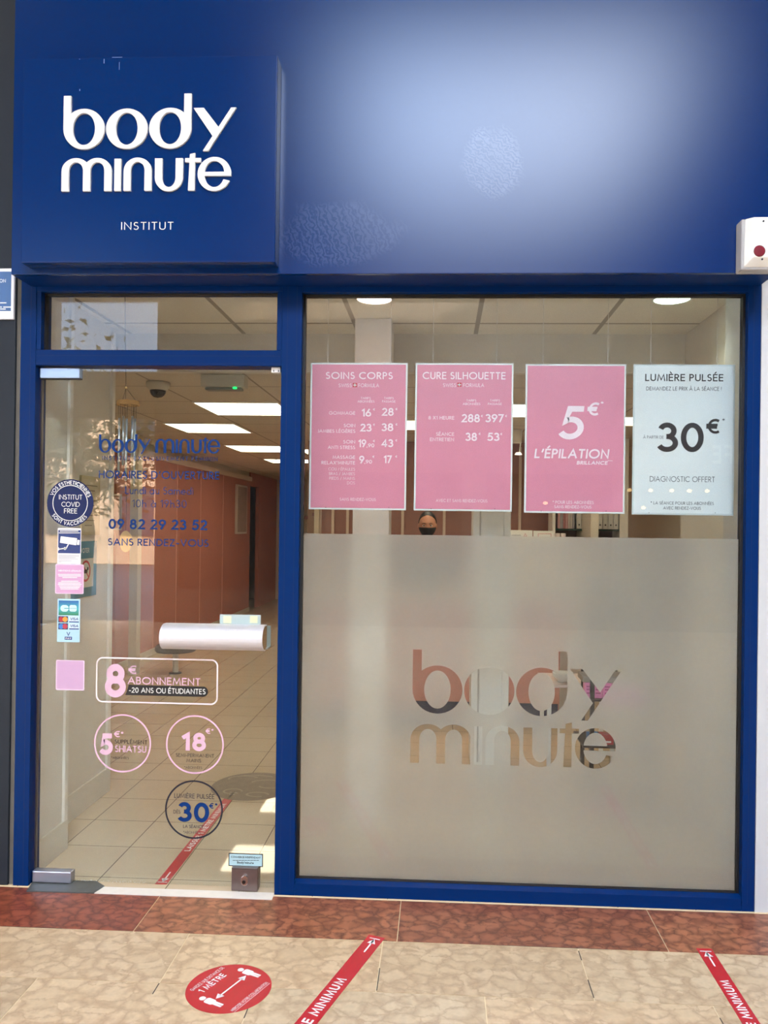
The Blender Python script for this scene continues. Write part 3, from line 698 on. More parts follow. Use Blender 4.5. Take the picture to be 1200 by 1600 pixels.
# inner grip seen at the open right end
def sub(o, parent):
    """world-space mesh -> sub-part of a world-space part"""
    o.parent = parent; o.matrix_parent_inverse = Matrix.Identity(4); return o
mb = MB().box((hx1-.004, GY+.012, hz-.044), (hx1+.012, GY+.020, hz+.044)).box((hx1+.002, GY-.034, hz-.046), (hx1+.010, GY+.012, hz-.040))
sub(mb.build('inner_grip', mat('grip_grey', (176, 184, 178), .4, .4), bevel=.001), hdl)
a = at(343.5, 976.5, 1, GY-.003); b = at(407.5, 961, 1, GY-.003)
mp_ = under(box('mounting_plate', (a.x, GY-.0045, hz+.03), (b.x, GY-.0005, b.z), mat('pale_green_plate', (172, 188, 184), .3), bevel=.0006), door)
for (u0, u1) in ((349, 361.5), (390.5, 402.5)):
    p = at(u0, 973.5, 1, GY-.005); q = at(u1, 962.5, 1, GY-.005)
    under(box('sticky_pad', (p.x, GY-.0056, p.z), (q.x, GY-.0046, q.z), mat('sticky_pad_yellow', (214, 216, 176), .6)), door)

# ------------------------------------------------------------------ writing and stickers on the door glass
SYF = GY-.0009                                       # just in front of the street face
INK = mat('blue_vinyl', (0, 48, 106), .5, spec=.2); DINK = mat('navy_vinyl', (10, 34, 72), .45); PKV = mat('pale_pink_vinyl', (216, 178, 196), .5)
WHV = mat('white_vinyl', (226, 216, 214), .5); BKV = mat('black_vinyl', (20, 20, 22), .45)
def place(o, label, cat, group=None):
    reorigin(o); return tag(o, label, cat, group)
W = Wall(SYF)
la = W.m(153.8, 707.5); lb = W.m(235, 707.5); zt = W.m(190, 678.5)[1]; zb = W.m(190, 707.5)[1]
fb = lambda p: (la[0]+(p[0]-257)/(964-257)*(lb[0]-la[0]), zt+(p[1]-232)/(452-232)*(zb-zt))
ma_ = W.m(242.5, 707.5); mbb = W.m(344, 707.5); zmt = W.m(290, 686)[1]
fm2 = lambda p: (ma_[0]+(p[0]-257)/(947-257)*(mbb[0]-ma_[0]), zmt+(p[1]-488)/(624-488)*(zb-zmt))
for ch, Q in logo_letters():
    ff = fb if ch in 'body' else fm2
    W.quads(Q, lambda p, ff=ff: (*ff(p), p[2]*LIFT))
place(W.build('door_lettering', INK), 'blue body minute lettering across the top of the glass door', 'lettering')
W = Wall(SYF); W.T('INSTITUT EXCLUSIVEMENT FÉMININ', 160, 340, 719.5, 6.4, .13, .34)
place(W.build('door_lettering', INK), 'small spaced blue line Institut exclusivement féminin under the door logo', 'lettering')
W = Wall(SYF); W.T("HORAIRES D'OUVERTURE", 154.5, 342.8, 748.3, 12.3, .145, .15)
place(W.build('door_lettering', INK), "blue line HORAIRES D'OUVERTURE on the door glass", 'lettering')
W = Wall(SYF); W.T('Lundi au Samedi', 195.5, 301.8, 772.5, 12, .10, .15); place(W.build('door_lettering', INK), 'thin blue line Lundi au Samedi on the door glass', 'lettering')
W = Wall(SYF); W.T('10h à 19h30', 206.5, 291.4, 793, 12, .09, .17)
place(W.build('door_lettering', INK), 'thin blue line 10h à 19h30 on the door glass', 'lettering')
W = Wall(SYF); W.T('09 82 29 23 52', 169.5, 323.8, 827.5, 16, .19, .12)
place(W.build('door_lettering', INK), 'bold blue phone number 09 82 29 23 52 on the glass door', 'lettering')
W = Wall(SYF); W.T('SANS RENDEZ-VOUS', 168.5, 326, 853.3, 11.3, .15, .15)
place(W.build('door_lettering', INK), 'blue line SANS RENDEZ-VOUS below the phone number', 'lettering')

def on(W, h=0): return W
def rings(W, cu, cv, r, wdt, h=0):
    c = W.m(cu, cv); k = (W.m(cu+50, cv)[0]-W.m(cu-50, cv)[0])/100
    W.line(A(c[0], c[1], (r-wdt/2)*k, (r-wdt/2)*k, 0, 360, 72), wdt*k, h); return c, k
# round vaccination sticker
S0 = thing('round_sticker', 'round navy sticker INSTITUT COVID FREE near the left edge of the door', 'sticker', at(109.7, 822, 1, SYF))
W = Wall(SYF); c = W.m(109.7, 786); k = (W.m(150, 786)[0]-W.m(70, 786)[0])/80; W.disc(c[0], c[1], 36.4*k)
under(W.build('backing', mat('navy_sticker', (14, 32, 78), .35, spec=.25)), S0)
W = Wall(SYF-.0006); W.line(A(c[0], c[1], 27*k, 27*k, 0, 360, 60), .9*k)
for (t_, u0, u1, v, cp) in (('INSTITUT', 92, 128.5, 780.5, 7.6), ('COVID', 96, 124.5, 791.8, 7.6), ('FREE', 100, 120.5, 802.2, 7.6)): W.T(t_, u0, u1, v, cp, .1, .12)
def arc_text(W, txt, c, r, a0, a1, hgt, t=.15, inward=False):
    Q, wd = text2d(txt, t, .18)
    for q in Q:
        P = []
        for p in q:
            a = math.radians(a0+(a1-a0)*p[0]/wd); rr = r+(-p[1] if inward else p[1])*hgt
            P.append((c[0]+rr*math.cos(a), c[1]+rr*math.sin(a)))
        W.poly(P)
arc_text(W, 'VOS ESTHETICIENNES', c, 28.6*k, 158, 18, 5.8*k, .16)
arc_text(W, 'SONT VACCINEES', c, 34.4*k, 214, 322, 5.8*k, .16, True)
under(W.build('lettering', WHITE), S0)
# camera notice
def sheet(root, nm, u0, u1, v0, v1, m, Y, r=.8):
    W = Wall(Y); a = W.m((u0+u1)/2-(u1-u0)/2, v1); b = W.m(u1, v0); W.poly(rrect(a[0], a[1], b[0], b[1], r*.0026)); return under(W.build(nm, m), root)
S1 = thing('notice_sticker', 'white and navy sticker with a surveillance camera drawing', 'sticker', at(108, 881, 1, SYF))
sheet(S1, 'backing', 89.5, 127, 825.5, 881, mat('white_sticker', (226, 224, 226), .35), SYF, 1)
sheet(S1, 'blue_field', 90.8, 126, 828.5, 864.3, mat('sticker_blue', (14, 50, 110), .35), SYF-.0005, .3)
W = Wall(SYF-.001)
def PX(W, pts, h=0): W.poly([W.m(*p) for p in pts][::-1], h)
PX(W, [(95, 838), (120.5, 841), (119, 852), (93.5, 848)]); PX(W, [(120.8, 843.5), (124.6, 844), (124, 851.5), (120, 851.2)])
W.line([W.m(107, 850), W.m(103.5, 856.5), W.m(92, 858)], .0045); W.disc(*W.m(101.5, 857), .006)
W.line([W.m(91.5, 856), W.m(91.5, 859.5)], .004)
W.T('ÉTABLISSEMENT PLACÉ SOUS', 93, 123.5, 831.2, 2, .2, .14) if False else None
for (u0, u1, v) in ((94, 122, 829.8), (92.5, 124.5, 832.6)): 
    x = u0
    while x < u1: W.line([W.m(x, v), W.m(min(x+1.5, u1), v)], .0032); x += 2.1
under(W.build('camera_drawing', WHITE), S1)
W = Wall(SYF-.001)
for (u0, u1, v) in ((91.5, 124, 867.3), (91.5, 124, 869.4), (91.5, 118, 871.5), (91.5, 122, 873.8), (91.5, 112, 876.2), (91.5, 96, 878)): W.line([W.m(u0, v), W.m(u1, v)], .0012)
under(W.build('small_print', mat('grey_print', (130, 130, 140), .5)), S1)
# pink legal notice
S2 = thing('notice_sticker', 'square pink sticker covered with small white print', 'sticker', at(108, 927, 1, SYF))
sheet(S2, 'backing', 86, 131.2, 882, 927.5, mat('pale_pink_border', (226, 202, 220), .4), SYF, 2)
sheet(S2, 'pink_field', 87.2, 130, 883.2, 926.4, mat('mauve_pink', (203, 154, 190), .4), SYF-.0005, 2)
W = Wall(SYF-.001); W.T('MENTIONS LÉGALES', 91, 127, 893, 2.4, .2, .14)
random.seed(3)
for (u0, u1, v) in ((91, 126, 897.5), (92, 127, 899.9), (98, 120, 902.4), (96, 122, 908.2), (91.5, 126, 910.7), (91, 127, 913.1), (92.5, 126, 915.5), (94, 124, 917.9), (95, 123, 920.3)):
    x = u0
    while x < u1-1: e_ = min(x+random.uniform(2, 5.5), u1); W.line([W.m(x, v), W.m(e_, v)], .0031); x = e_+1.1
under(W.build('lettering', WHITE), S2)
# payment cards sticker
S3 = thing('payment_sticker', 'tall light blue sticker of bank card logos', 'sticker', at(107, 1003, 1, SYF))
sheet(S3, 'backing', 89, 125.5, 936, 1003, mat('pale_blue_sticker', (168, 205, 218), .35), SYF, 1)
def grad_mat():
    m = D.materials.new('blue_green_print'); m.use_nodes = True; n = m.node_tree; b = n.nodes['Principled BSDF']; b.inputs['Roughness'].default_value = .35
    t = n.nodes.new('ShaderNodeTexCoord'); s = n.nodes.new('ShaderNodeSeparateXYZ'); r = n.nodes.new('ShaderNodeValToRGB'); r.color_ramp.elements[0].color = (*lin((30, 120, 70)), 1); r.color_ramp.elements[1].color = (*lin((24, 92, 160)), 1)
    e = r.color_ramp.elements.new(.45); e.color = (*lin((60, 165, 175)), 1)
    n.links.new(t.outputs['Generated'], s.inputs[0]); n.links.new(s.outputs[2], r.inputs[0]); n.links.new(r.outputs[0], b.inputs['Base Color']); return m
sheet(S3, 'card_logo', 91.5, 123, 938.8, 961, grad_mat(), SYF-.0005, .2)
W = Wall(SYF-.001); 
a = W.m(94.5, 955.5); b = W.m(107.3, 945.5); W.poly(rrect(a[0], a[1], b[0], b[1], .0125)); a = W.m(108.3, 955.5); b = W.m(119.8, 945.5); W.poly(rrect(a[0], a[1], b[0], b[1], .008))
under(W.build('card_letters', mat('pale_print', (190, 225, 228), .4)), S3)
W = Wall(SYF-.0014); W.line([W.m(101, 950.5), W.m(107, 950.5)], .003); W.line([W.m(107.8, 944), W.m(107.8, 957)], .002); W.line([W.m(108, 950.5), W.m(119, 950.5)], .0012)
under(W.build('card_letter_gap', mat('teal_print', (50, 150, 165), .4)), S3)
for (v0, nm, lc, rc) in ((963, 'red_yellow', (170, 40, 50), (222, 150, 60)), (974, 'blue_red', (50, 120, 190), (180, 60, 80))):
    sheet(S3, 'card_logo', 91, 106.2, v0, v0+9.4, mat('card_navy', (40, 50, 92), .35), SYF-.0005, .2)
    for kk, (du, cc) in enumerate(((95.6, lc), (101.6, rc))):
        W = Wall(SYF-.001-.0002*kk); W.disc(*W.m(du, v0+4.7), .0108); under(W.build('circle', mat('card_'+nm+str(kk), cc, .4)), S3)
    sheet(S3, 'card_logo', 108, 123.2, v0, v0+9.4, mat('card_white', (200, 220, 230), .35), SYF-.0005, .2)
    W = Wall(SYF-.001); W.T('VISA', 109.3, 122, v0+6.3, 4.6, .2, .1, .2); a = W.m(108, v0+9.4); b = W.m(123.2, v0+8); W.rect(a[0], a[1], b[0], b[1]); under(W.build('lettering', mat('card_blue', (28, 60, 130), .4)), S3)
W = Wall(SYF-.001); W.T('V', 104, 109.5, 993.5, 6, .2); a = W.m(101, 999.6); b = W.m(112.5, 995); W.rect(a[0], a[1], b[0], b[1]); under(W.build('lettering', MATS['card_blue']), S3)
W = Wall(SYF-.0014); W.T('PAY', 102.5, 111, 998.9, 2.8, .2); under(W.build('lettering', WHITE), S3)
# plain pink square
S4 = thing('square_sticker', 'plain square pink sticker with pale border, beside the eight euro offer', 'sticker', at(109, 1077, 1, SYF))
sheet(S4, 'backing', 87, 132.2, 1032, 1078, MATS['pale_pink_border'], SYF, 2); sheet(S4, 'pink_field', 88.2, 130.6, 1033.2, 1076.2, mat('dusty_mauve', (196, 158, 190), .4), SYF-.0005, 1.5)

# price roundels
S5 = thing('price_sticker', 'rounded outline sticker offering 8 € ABONNEMENT, pink and white print', 'sticker', at(245, 1097, 1, SYF))
W = Wall(SYF); a = W.m(150.5, 1096); b = W.m(340, 1031.5); W.line(rrect(a[0], a[1], b[0], b[1], .026, 8)+[rrect(a[0], a[1], b[0], b[1], .026, 8)[0]], .0062)
under(W.build('outline', WHV), S5)
W = Wall(SYF); W.T('8', 163.5, 196.5, 1089.7, 52.5, .21); W.T('ABONNEMENT', 199.5, 313, 1070.3, 11.8, .145, .13); W.T('€', 201, 213, 1053.2, 13.5, .15); under(W.build('lettering', PKV), S5)
W = Wall(SYF-.0004); a = W.m(196.5, 1086); b = W.m(325.2, 1073); W.poly([(a[0]+.012, b[1])]+[(a[0]+.006, (a[1]+b[1])/2), (a[0]-.002, a[1])]+A(b[0]-(b[1]-a[1])/2, (a[1]+b[1])/2, (b[1]-a[1])/2, (b[1]-a[1])/2, -90, 90, 12))
under(W.build('black_band', BKV), S5)
W = Wall(SYF-.0009); W.T('-20 ANS OU ÉTUDIANTES', 201.3, 321, 1083.6, 8.3, .13, .14); under(W.build('lettering', WHITE), S5)
S6 = thing('price_sticker', 'pink ring sticker reading 5 € SUPPLÉMENT SHIATSU', 'sticker', at(191.4, 1206, 1, SYF))
W = Wall(SYF); rings(W, 191.4, 1161.4, 44.7, 2.4); W.T('5', 155, 176.3, 1179.8, 34, .23); W.T('SHIATSU', 179.5, 228.5, 1175.7, 10.6, .15, .14); W.T('€', 178.2, 187, 1151.8, 9.8, .15); W.T('*', 189, 193, 1151, 8, .14)
under(W.build('lettering', PKV), S6)
W = Wall(SYF); W.T('SUPPLÉMENT', 179.3, 230, 1162.4, 6.3, .13, .14); W.T('*ABONNÉES', 174, 201, 1186, 3.6, .12, .14); under(W.build('lettering', BKV), S6)
S7 = thing('price_sticker', 'pink ring sticker reading 18 € SEMI-PERMANENT MAINS', 'sticker', at(304.4, 1209, 1, SYF))
W = Wall(SYF); rings(W, 304.4, 1163.3, 45.3, 2.4); W.T('18', 284, 321.7, 1173.4, 28.5, .22, .12); W.T('€', 321.5, 328.5, 1146.8, 9, .15); W.T('*', 330.5, 333.5, 1146.5, 8, .12)
under(W.build('lettering', PKV), S7)
W = Wall(SYF); W.T('SEMI-PERMANENT', 274.7, 334.3, 1183.2, 5.6, .13, .14); W.T('MAINS', 291.2, 314.2, 1191.1, 5.4, .13, .14); W.T('*ABONNÉES', 288, 315.8, 1201.3, 4, .1, .14); under(W.build('lettering', BKV), S7)
S8 = thing('price_sticker', 'dark ringed sticker reading LUMIÈRE PULSÉE DÈS 30 € above the red floor tape', 'sticker', at(303, 1310, 1, SYF))
W = Wall(SYF); rings(W, 303, 1265, 45.2, 2.6); under(W.build('ring', mat('near_black_navy', (12, 20, 40), .4)), S8)
W = Wall(SYF); W.T('30', 277.5, 326.7, 1284.6, 31, .2, .1); W.T('€', 327, 333.5, 1263.4, 8.6, .17); W.T('*', 336, 339.5, 1263, 8, .14); under(W.build('lettering', INK), S8)
W = Wall(SYF); W.T('LUMIÈRE PULSÉE', 272.2, 334.8, 1247.6, 7.3, .12, .15); W.T('DÈS', 271, 281.8, 1271.2, 5.6, .11, .14); W.T('LA SÉANCE', 286.2, 317.8, 1294, 5, .13, .14); W.T('*ABONNÉES', 286.5, 313, 1302.6, 3.9, .1, .14)
under(W.build('lettering', mat('dark_navy_print', (16, 26, 54), .45)), S8)
S9 = thing('small_plate_sticker', 'small pale blue sticker with black border above the door lock', 'sticker', at(384, 1353, 1, SYF))
sheet(S9, 'border', 357, 411, 1334.4, 1353, BKV, SYF, .3); sheet(S9, 'backing', 358.3, 409.7, 1335.8, 1351.8, mat('pale_cyan_sticker', (176, 208, 212), .4), SYF-.0005, .2)
W = Wall(SYF-.001); W.T('COMMERCE INDEPENDANT', 361, 407, 1341, 3, .2, .13); W.T("Body'minute", 370.5, 396.5, 1349.7, 3.6, .2, .12)
x = 364
while x < 403: W.line([W.m(x, 1344.3), W.m(x+3.4, 1344.3)], .0022); x += 4.6
under(W.build('lettering', BKV), S9)

# ------------------------------------------------------------------ posters hanging behind the pane
PY = .13
PINKP = mat('poster_pink', (222, 138, 160), .45); WPOST = mat('poster_white', (228, 232, 230), .45); PLET = mat('poster_white_print', (246, 226, 232), .5); BLP = mat('poster_black_print', (34, 34, 36), .5)
REDC = mat('poster_red', (200, 40, 60), .5)
WIRE = mat('thin_wire', (222, 220, 212), .4)
H1, H2, BY = 2.59, 2.37, 1.285
def poster(lbl, tl, br, frame_m, field_m, hooks, wht=1):
    a = at(tl[0], br[1], 1, PY); b = at(br[0], tl[1], 1, PY)
    x0 = at(tl[0]-1.2, (tl[1]+br[1])/2, 1, PY).x; x1 = at(br[0]-1.4, (tl[1]+br[1])/2, 1, PY).x
    um = (tl[0]+br[0])/2; z1 = at(um, tl[1], 1, PY).z; z0 = at(um, br[1], 1, PY).z
    r = thing('hanging_poster', lbl, 'poster', ((x0+x1)/2, PY+.003, z0), 'offer posters hung behind the big window')
    under(box('board', (x0, PY, z0), (x1, PY+.006, z1), frame_m, bevel=.0008), r)
    if field_m: q = .007; W = Wall(PY-.0006); W.rect(x0+q, z0+q, x1-q, z1-q); under(W.build('printed_field', field_m), r)
    for hu in hooks:
        hx = at(hu, tl[1], 1, PY).x
        mb = MB().tube([(hx, PY+.003, z1-.006), (hx+.002, PY-.003, z1-.002), (hx+.002, PY-.002, z1+.006), (hx-.001, PY+.003, z1+.012), (hx, PY+.003, z1+.022)], .0011, 6)
        mb.tube([(hx, PY+.003, z1+.03), (hx, PY+.003, z1+.036)], .0016, 6)
        under(mb.build('hook', mat('bright_hook', (240, 238, 232), .3, .3)), r)
        under(MB().tube([(hx, PY+.003, z1+.02), (hx, PY+.003, H1-.003)], .0010, 6).build('wire', WIRE), r)
    for hu in hooks:
        p = at(hu-3, br[1]-3.5, 1, PY-.001); under(MB().lathe([(.0016, -.001), (.0016, .0006)], (p.x, PY-.0008, p.z), 8, 'y').build('peg_hole', BLACK), r)
    return r
def Z5(W, s, x0, x1, y, cap, t=.12, tr=.16, sl=0): W.T(s, 460+x0/3.3333, 460+x1/3.3333, 440+y/3.3333, cap/3.3333, t, tr, sl)
def Z6(W, s, x0, x1, y, cap, t=.12, tr=.16, sl=0): W.T(s, 800+x0/3, 800+x1/3, 440+y/3, cap/3, t, tr, sl)
def swiss(r, x0, x1, y0, y1):
    W = Wall(PY-.0012); a = W.m(460+x0/3.333, 440+y1/3.333); b = W.m(460+x1/3.333, 440+y0/3.333); W.rect(a[0], a[1], b[0], b[1]); under(W.build('red_square', REDC), r)
    W = Wall(PY-.0018); cx, cz = (a[0]+b[0])/2, (a[1]+b[1])/2; q = (b[0]-a[0])*.3; W.line([(cx-q, cz), (cx+q, cz)], q*.62); W.line([(cx, cz-q), (cx, cz+q)], q*.62); under(W.build('white_cross', WHITE), r)
LY = PY-.0012
r = poster('pink poster headed SOINS CORPS with a price list', (485.2, 567), (637, 796.5), WPOST, PINKP, (512, 610.5)); W = Wall(LY)
Z5(W, 'SOINS CORPS', 163, 512, 508, 37, .15, .17); Z5(W, 'SWISS', 230, 298, 550, 19, .12); Z5(W, 'FORMULA', 333, 441, 550, 19, .12)
for x0, x1, s, y in ((346, 397, 'TARIFS', 613), (329, 417, 'ABONNÉES', 630), (467, 517, 'TARIFS', 613), (457, 526, 'PASSAGE', 630)): Z5(W, s, x0, x1, y, 12, .14, .14)
for s, x0, x1, y in (('GOMMAGE', 180, 317, 693), ('SOIN', 257, 317, 758), ('JAMBES LÉGÈRES', 120, 317, 787), ('SOIN', 254, 316, 843), ('ANTI STRESS', 174, 316, 872), ('MASSAGE', 199, 316, 923), ("RELAX'MINUTE", 141, 316, 952)): Z5(W, s, x0, x1, y, 17.5, .14, .14)
for s, x0, x1, y in (('COU / ÉPAULES', 177, 315, 984), ('BRAS / JAMBES', 180, 315, 1008), ('PIEDS / MAINS', 182, 315, 1032), ('DOS', 275, 315, 1056)): Z5(W, s, x0, x1, y, 15, .09, .14)
for s, x0, x1, y in (('16', 350, 400, 703), ('28', 455, 517, 699), ('23', 342, 402, 781), ('38', 453, 515, 779), ('19', 333, 374, 863), ('43', 453, 515, 862), ('9', 337, 364, 948), ('17', 465, 507, 946)): Z5(W, s, x0, x1, y, 41, .17, .08)
for s, x0, x1, y in ((',90', 376, 416, 863), (',90', 364, 404, 948)): Z5(W, s, x0, x1, y, 20, .16, .1)
for x, y in ((410, 672), (527, 670), (410, 751), (527, 750), (410, 836), (526, 833), (407, 918), (526, 917)): Z5(W, '€', x, x+9, y, 12, .16)
Z5(W, 'SANS RENDEZ-VOUS', 236, 424, 1142, 15.5, .13, .16); under(W.build('lettering', PLET), r); swiss(r, 304, 326, 528, 550)
r = poster('pink poster headed CURE SILHOUETTE with prices 288 and 397', (649.2, 567.5), (802.5, 798.5), WPOST, PINKP, (676.5, 776)); W = Wall(LY)
Z5(W, 'CURE SILHOUETTE', 668, 1100, 509, 38, .15, .15); Z5(W, 'SWISS', 774, 842, 549, 19, .12); Z5(W, 'FORMULA', 879, 988, 549, 19, .12)
for x0, x1, s, y in ((896, 947, 'TARIFS', 625), (877, 968, 'ABONNÉES', 643), (1019, 1070, 'TARIFS', 625), (1008, 1080, 'PASSAGE', 643)): Z5(W, s, x0, x1, y, 12, .14, .14)
for s, x0, x1, y in (('8 X1 HEURE', 698, 833, 718), ('SÉANCE', 738, 832, 803), ('ENTRETIEN', 706, 831, 831)): Z5(W, s, x0, x1, y, 18, .14, .14)
for s, x0, x1, y in (('288', 870, 966, 733), ('397', 994, 1090, 733), ('38', 890, 951, 830), ('53', 1004, 1068, 830)): Z5(W, s, x0, x1, y, 43, .17, .08)
for x, y in ((972, 706), (1098, 706), (960, 799), (1073, 800)): Z5(W, '€', x, x+9, y, 12, .16)
Z5(W, 'AVEC ET SANS RENDEZ-VOUS', 737, 1005, 1149, 16, .13, .15); under(W.build('lettering', PLET), r); swiss(r, 848, 870, 526, 548)
r = poster("pink poster with a big slanted 5 € above L'ÉPILATION", (821.5, 569), (978.5, 802), WPOST, PINKP, (848.5, 950)); W = Wall(LY)
Z6(W, '5', 215, 330, 740, 157, .17, .1, .1); Z6(W, '€', 352, 402, 628, 62, .17, 0, .1); Z6(W, '*', 416, 429, 586, 24, .12); Z6(W, "L'ÉPILATION", 104, 452, 829, 45, .17, .13, .12); Z6(W, 'BRILLANCE', 303, 447, 858, 17, .2, .14, .14)
W.line([W.m(950, 719.8), W.m(957, 720)], .0018)
Z6(W, '* POUR LES ABONNÉES', 190, 383, 1042, 14.5, .14, .14); Z6(W, 'SANS RENDEZ-VOUS', 198, 372, 1063, 14, .14, .14); under(W.build('lettering', PLET), r)
r = poster('white poster headed LUMIÈRE PULSÉE with a large black 30 €', (989.8, 569.5), (1149, 804.8), mat('poster_pale_edge', (206, 214, 212), .4), WPOST, (1017, 1120.5)); W = Wall(LY)
Z6(W, 'LUMIÈRE PULSÉE', 624, 991, 467, 34, .16, .14); Z6(W, 'DEMANDEZ LE PRIX À LA SÉANCE !', 629, 982, 511, 18, .13, .13); Z6(W, 'À PARTIR DE', 615, 711, 736, 14, .12, .14); Z6(W, '30', 680, 898, 799, 138, .17, .08); Z6(W, '€', 912, 970, 713, 70, .17); Z6(W, '*', 985, 998, 664, 22, .1)
Z6(W, 'DIAGNOSTIC OFFERT', 646, 951, 939, 26, .1, .14); Z6(W, '* LA SÉANCE POUR LES ABONNÉES', 650, 946, 1046, 14.5, .13, .14); Z6(W, 'AVEC RENDEZ-VOUS', 709, 885, 1069, 14.5, .13, .14); under(W.build('lettering', BLP), r)

# ------------------------------------------------------------------ floor tapes and the round distance sticker
RED = mat('red_floor_vinyl', (184, 22, 38), .4, var=.03, vscale=8); FWH = mat('white_floor_print', (240, 228, 226), .5)
def tape(lbl, A0, A1, wid, full=True, arrow0=True, arrow1=True, z=.0004, tend=.2, tlen=None):
    A0 = Vector((*A0, 0)); A1 = Vector((*A1, 0)); d = (A1-A0).normalized(); n = Vector((-d.y, d.x, 0)); L = (A1-A0).length
    r = thing('floor_tape', lbl, 'floor tape', (A0+A1)/2, 'red distance tapes stuck to the floor')
    F = Flat(A0-n*wid/2+Vector((0, 0, z)), d, n); F.rect(0, 0, L, wid); under(F.build('tape_strip', RED), r)
    F = Flat(A0-n*wid/2+Vector((0, 0, z+.0004)), d, n)
    tl = tlen or L*.55; te = L-tend
    F.text('LAISSER 1 MÈTRE MINIMUM', te-tl, te, wid*.24, wid*.54, .2, .16)
    m = wid/2
    if arrow1: F.line([(L-.115, m), (L-.03, m)], .006); F.poly([(L-.055, m-.016), (L-.022, m), (L-.055, m+.016)]); F.line([(L-.02, m-.018), (L-.02, m+.018)], .005)
    if arrow0: F.line([(.03, m), (.115, m)], .006); F.poly([(.055, m+.016), (.022, m), (.055, m-.016)]); F.line([(.02, m-.018), (.02, m+.018)], .005)
    under(F.build('lettering', FWH), r); return r
tape('long red floor tape inside the shop behind the glass door', (.536, .056), (.5425, 1.213), .050, tend=.2, tlen=.62)
p = fl(540, 1530); q = fl(495, 1575)
a = (fl(575, 1463)+fl(603, 1463))/2; b = (fl(455, 1600)+fl(500, 1600))/2; d = (b-a).normalized()
tape('red floor tape slanting over the marble next to the round red sticker', ((a+d*1.12).x, (a+d*1.12).y), (a.x, a.y), .064, tend=(p-a).length, tlen=.62)
a = (fl(1087, 1482)+fl(1112, 1482))/2
tape('red floor tape on the marble in front of the right frame post', (2.650, -1.40), (a.x, a.y), .056, tend=.2, tlen=.60)
c = Vector((1.0126, -.6498, .0005)); R0 = .137
e1 = (fl(350, 1522)-fl(312, 1550)).normalized(); e2 = Vector((-e1.y, e1.x, 0))
r = thing('round_floor_sticker', 'round red floor sticker with two white figures and 1 MÈTRE', 'floor sticker', (c.x, c.y, 0))
F = Flat(c, e1, e2); F.disc(0, 0, R0, n=72); under(F.build('red_disc', RED), r)
F = Flat(c+Vector((0, 0, .0005)), e1, e2)
F.text('GARDEZ UNE DISTANCE DE', -.072, .082, .088, .0145, .13, .14); F.text('1 MÈTRE', -.062, .052, .052, .026, .18, .16)
F.text('MERCI DE VOTRE COLLABORATION', -.092, .084, -.095, .0125, .13, .13); F.line([(-.092, -.1), (.084, -.1)], .0015)
F.line([(-.048, -.004), (.062, -.004)], .006)
F.poly([(-.068, -.004), (-.042, -.018), (-.042, .010)]); F.poly([(.082, -.004), (.056, .010), (.056, -.018)])
for sx in (-.086, .100):
    F.disc(sx, .034, .0105); F.poly(rrect(sx-.014, -.014, sx+.014, .021, .008)); F.poly([(sx-.009, -.046), (sx-.0012, -.046), (sx, -.014), (sx-.009, -.014)]); F.poly([(sx+.0012, -.046), (sx+.009, -.046), (sx+.009, -.014), (sx, -.014)])
under(F.build('white_print', FWH), r)

# ------------------------------------------------------------------ shop interior: shell
WZ = .092                                            # room side of the shopfront
st(box('ceiling', (-3.2, WZ, H1), (3.06, BY, H1+.06), CEIL_HI))
st(box('wall_front', (-3.2, BY, H2+.001), (4.1, BY+.05, H1+.30), CREAM))
st(box('ceiling', (-3.2, BY+.051, H2), (4.1, 12.5, H2+.05), CEIL_LO))
st(box('wall_right', (3.03, .401, 0), (3.2, BY-.001, H1-.001), CREAM)); st(box('wall_right', (3.03, WZ, 0), (FX1+.3, .399, H1-.001), CREAM))
st(box('wall_right', (4.0, BY+.051, 0), (4.1, 12.4, H2-.001), CREAM)); st(box('wall_right', (3.03, BY, 0), (3.999, BY+.05, H2), CREAM))
st(box('wall_left', (-3.2, BY+.051, 0), (-3.1, 12.4, H2-.001), CREAM)); st(box('wall_back', (-3.2, 12.4, 0), (4.1, 12.5, H2-.001), CREAM))
st(box('wall_left', (-.35, .401, 0), (-.165, 1.16, H1-.001), CREAM)); st(box('wall_left', (-.165, WZ, 0), (-.03, .376, H1-.001), CREAM))
st(box('wall_left', (-3.1, 1.16, 0), (-.351, BY+.051, H2-.001), CREAM)); st(box('wall_left', (-3.1, 1.0, 0), (-.351, 1.159, H1-.001), CREAM))
st(box('trim_2', (-.166, 1.13, .13), (-.150, 1.166, 2.56), mat('pale_trim', (232, 226, 214), .5)))
st(box('trim_3', (-.032, .350, .13), (-.018, .380, 2.56), MATS['pale_trim']))
BB = mat('stone_skirting', (214, 206, 190), .3, var=.04, vscale=9)
st(box('baseboard_left', (-.029, WZ, .001), (-.017, .388, .135), BB, bevel=.002)); st(box('baseboard_left', (-.164, .40, .001), (-.150, 1.172, .135), BB, bevel=.002))
# column by the window
c0 = at(555, 497, 2, H1); c1 = at(612, 497, 2, H1)
st(box('trim_4', (c0.x, c0.y, 0), (c1.x, c0.y+.2, H1-.001), mat('pale_column', (248, 238, 230), .35), bevel=.004))
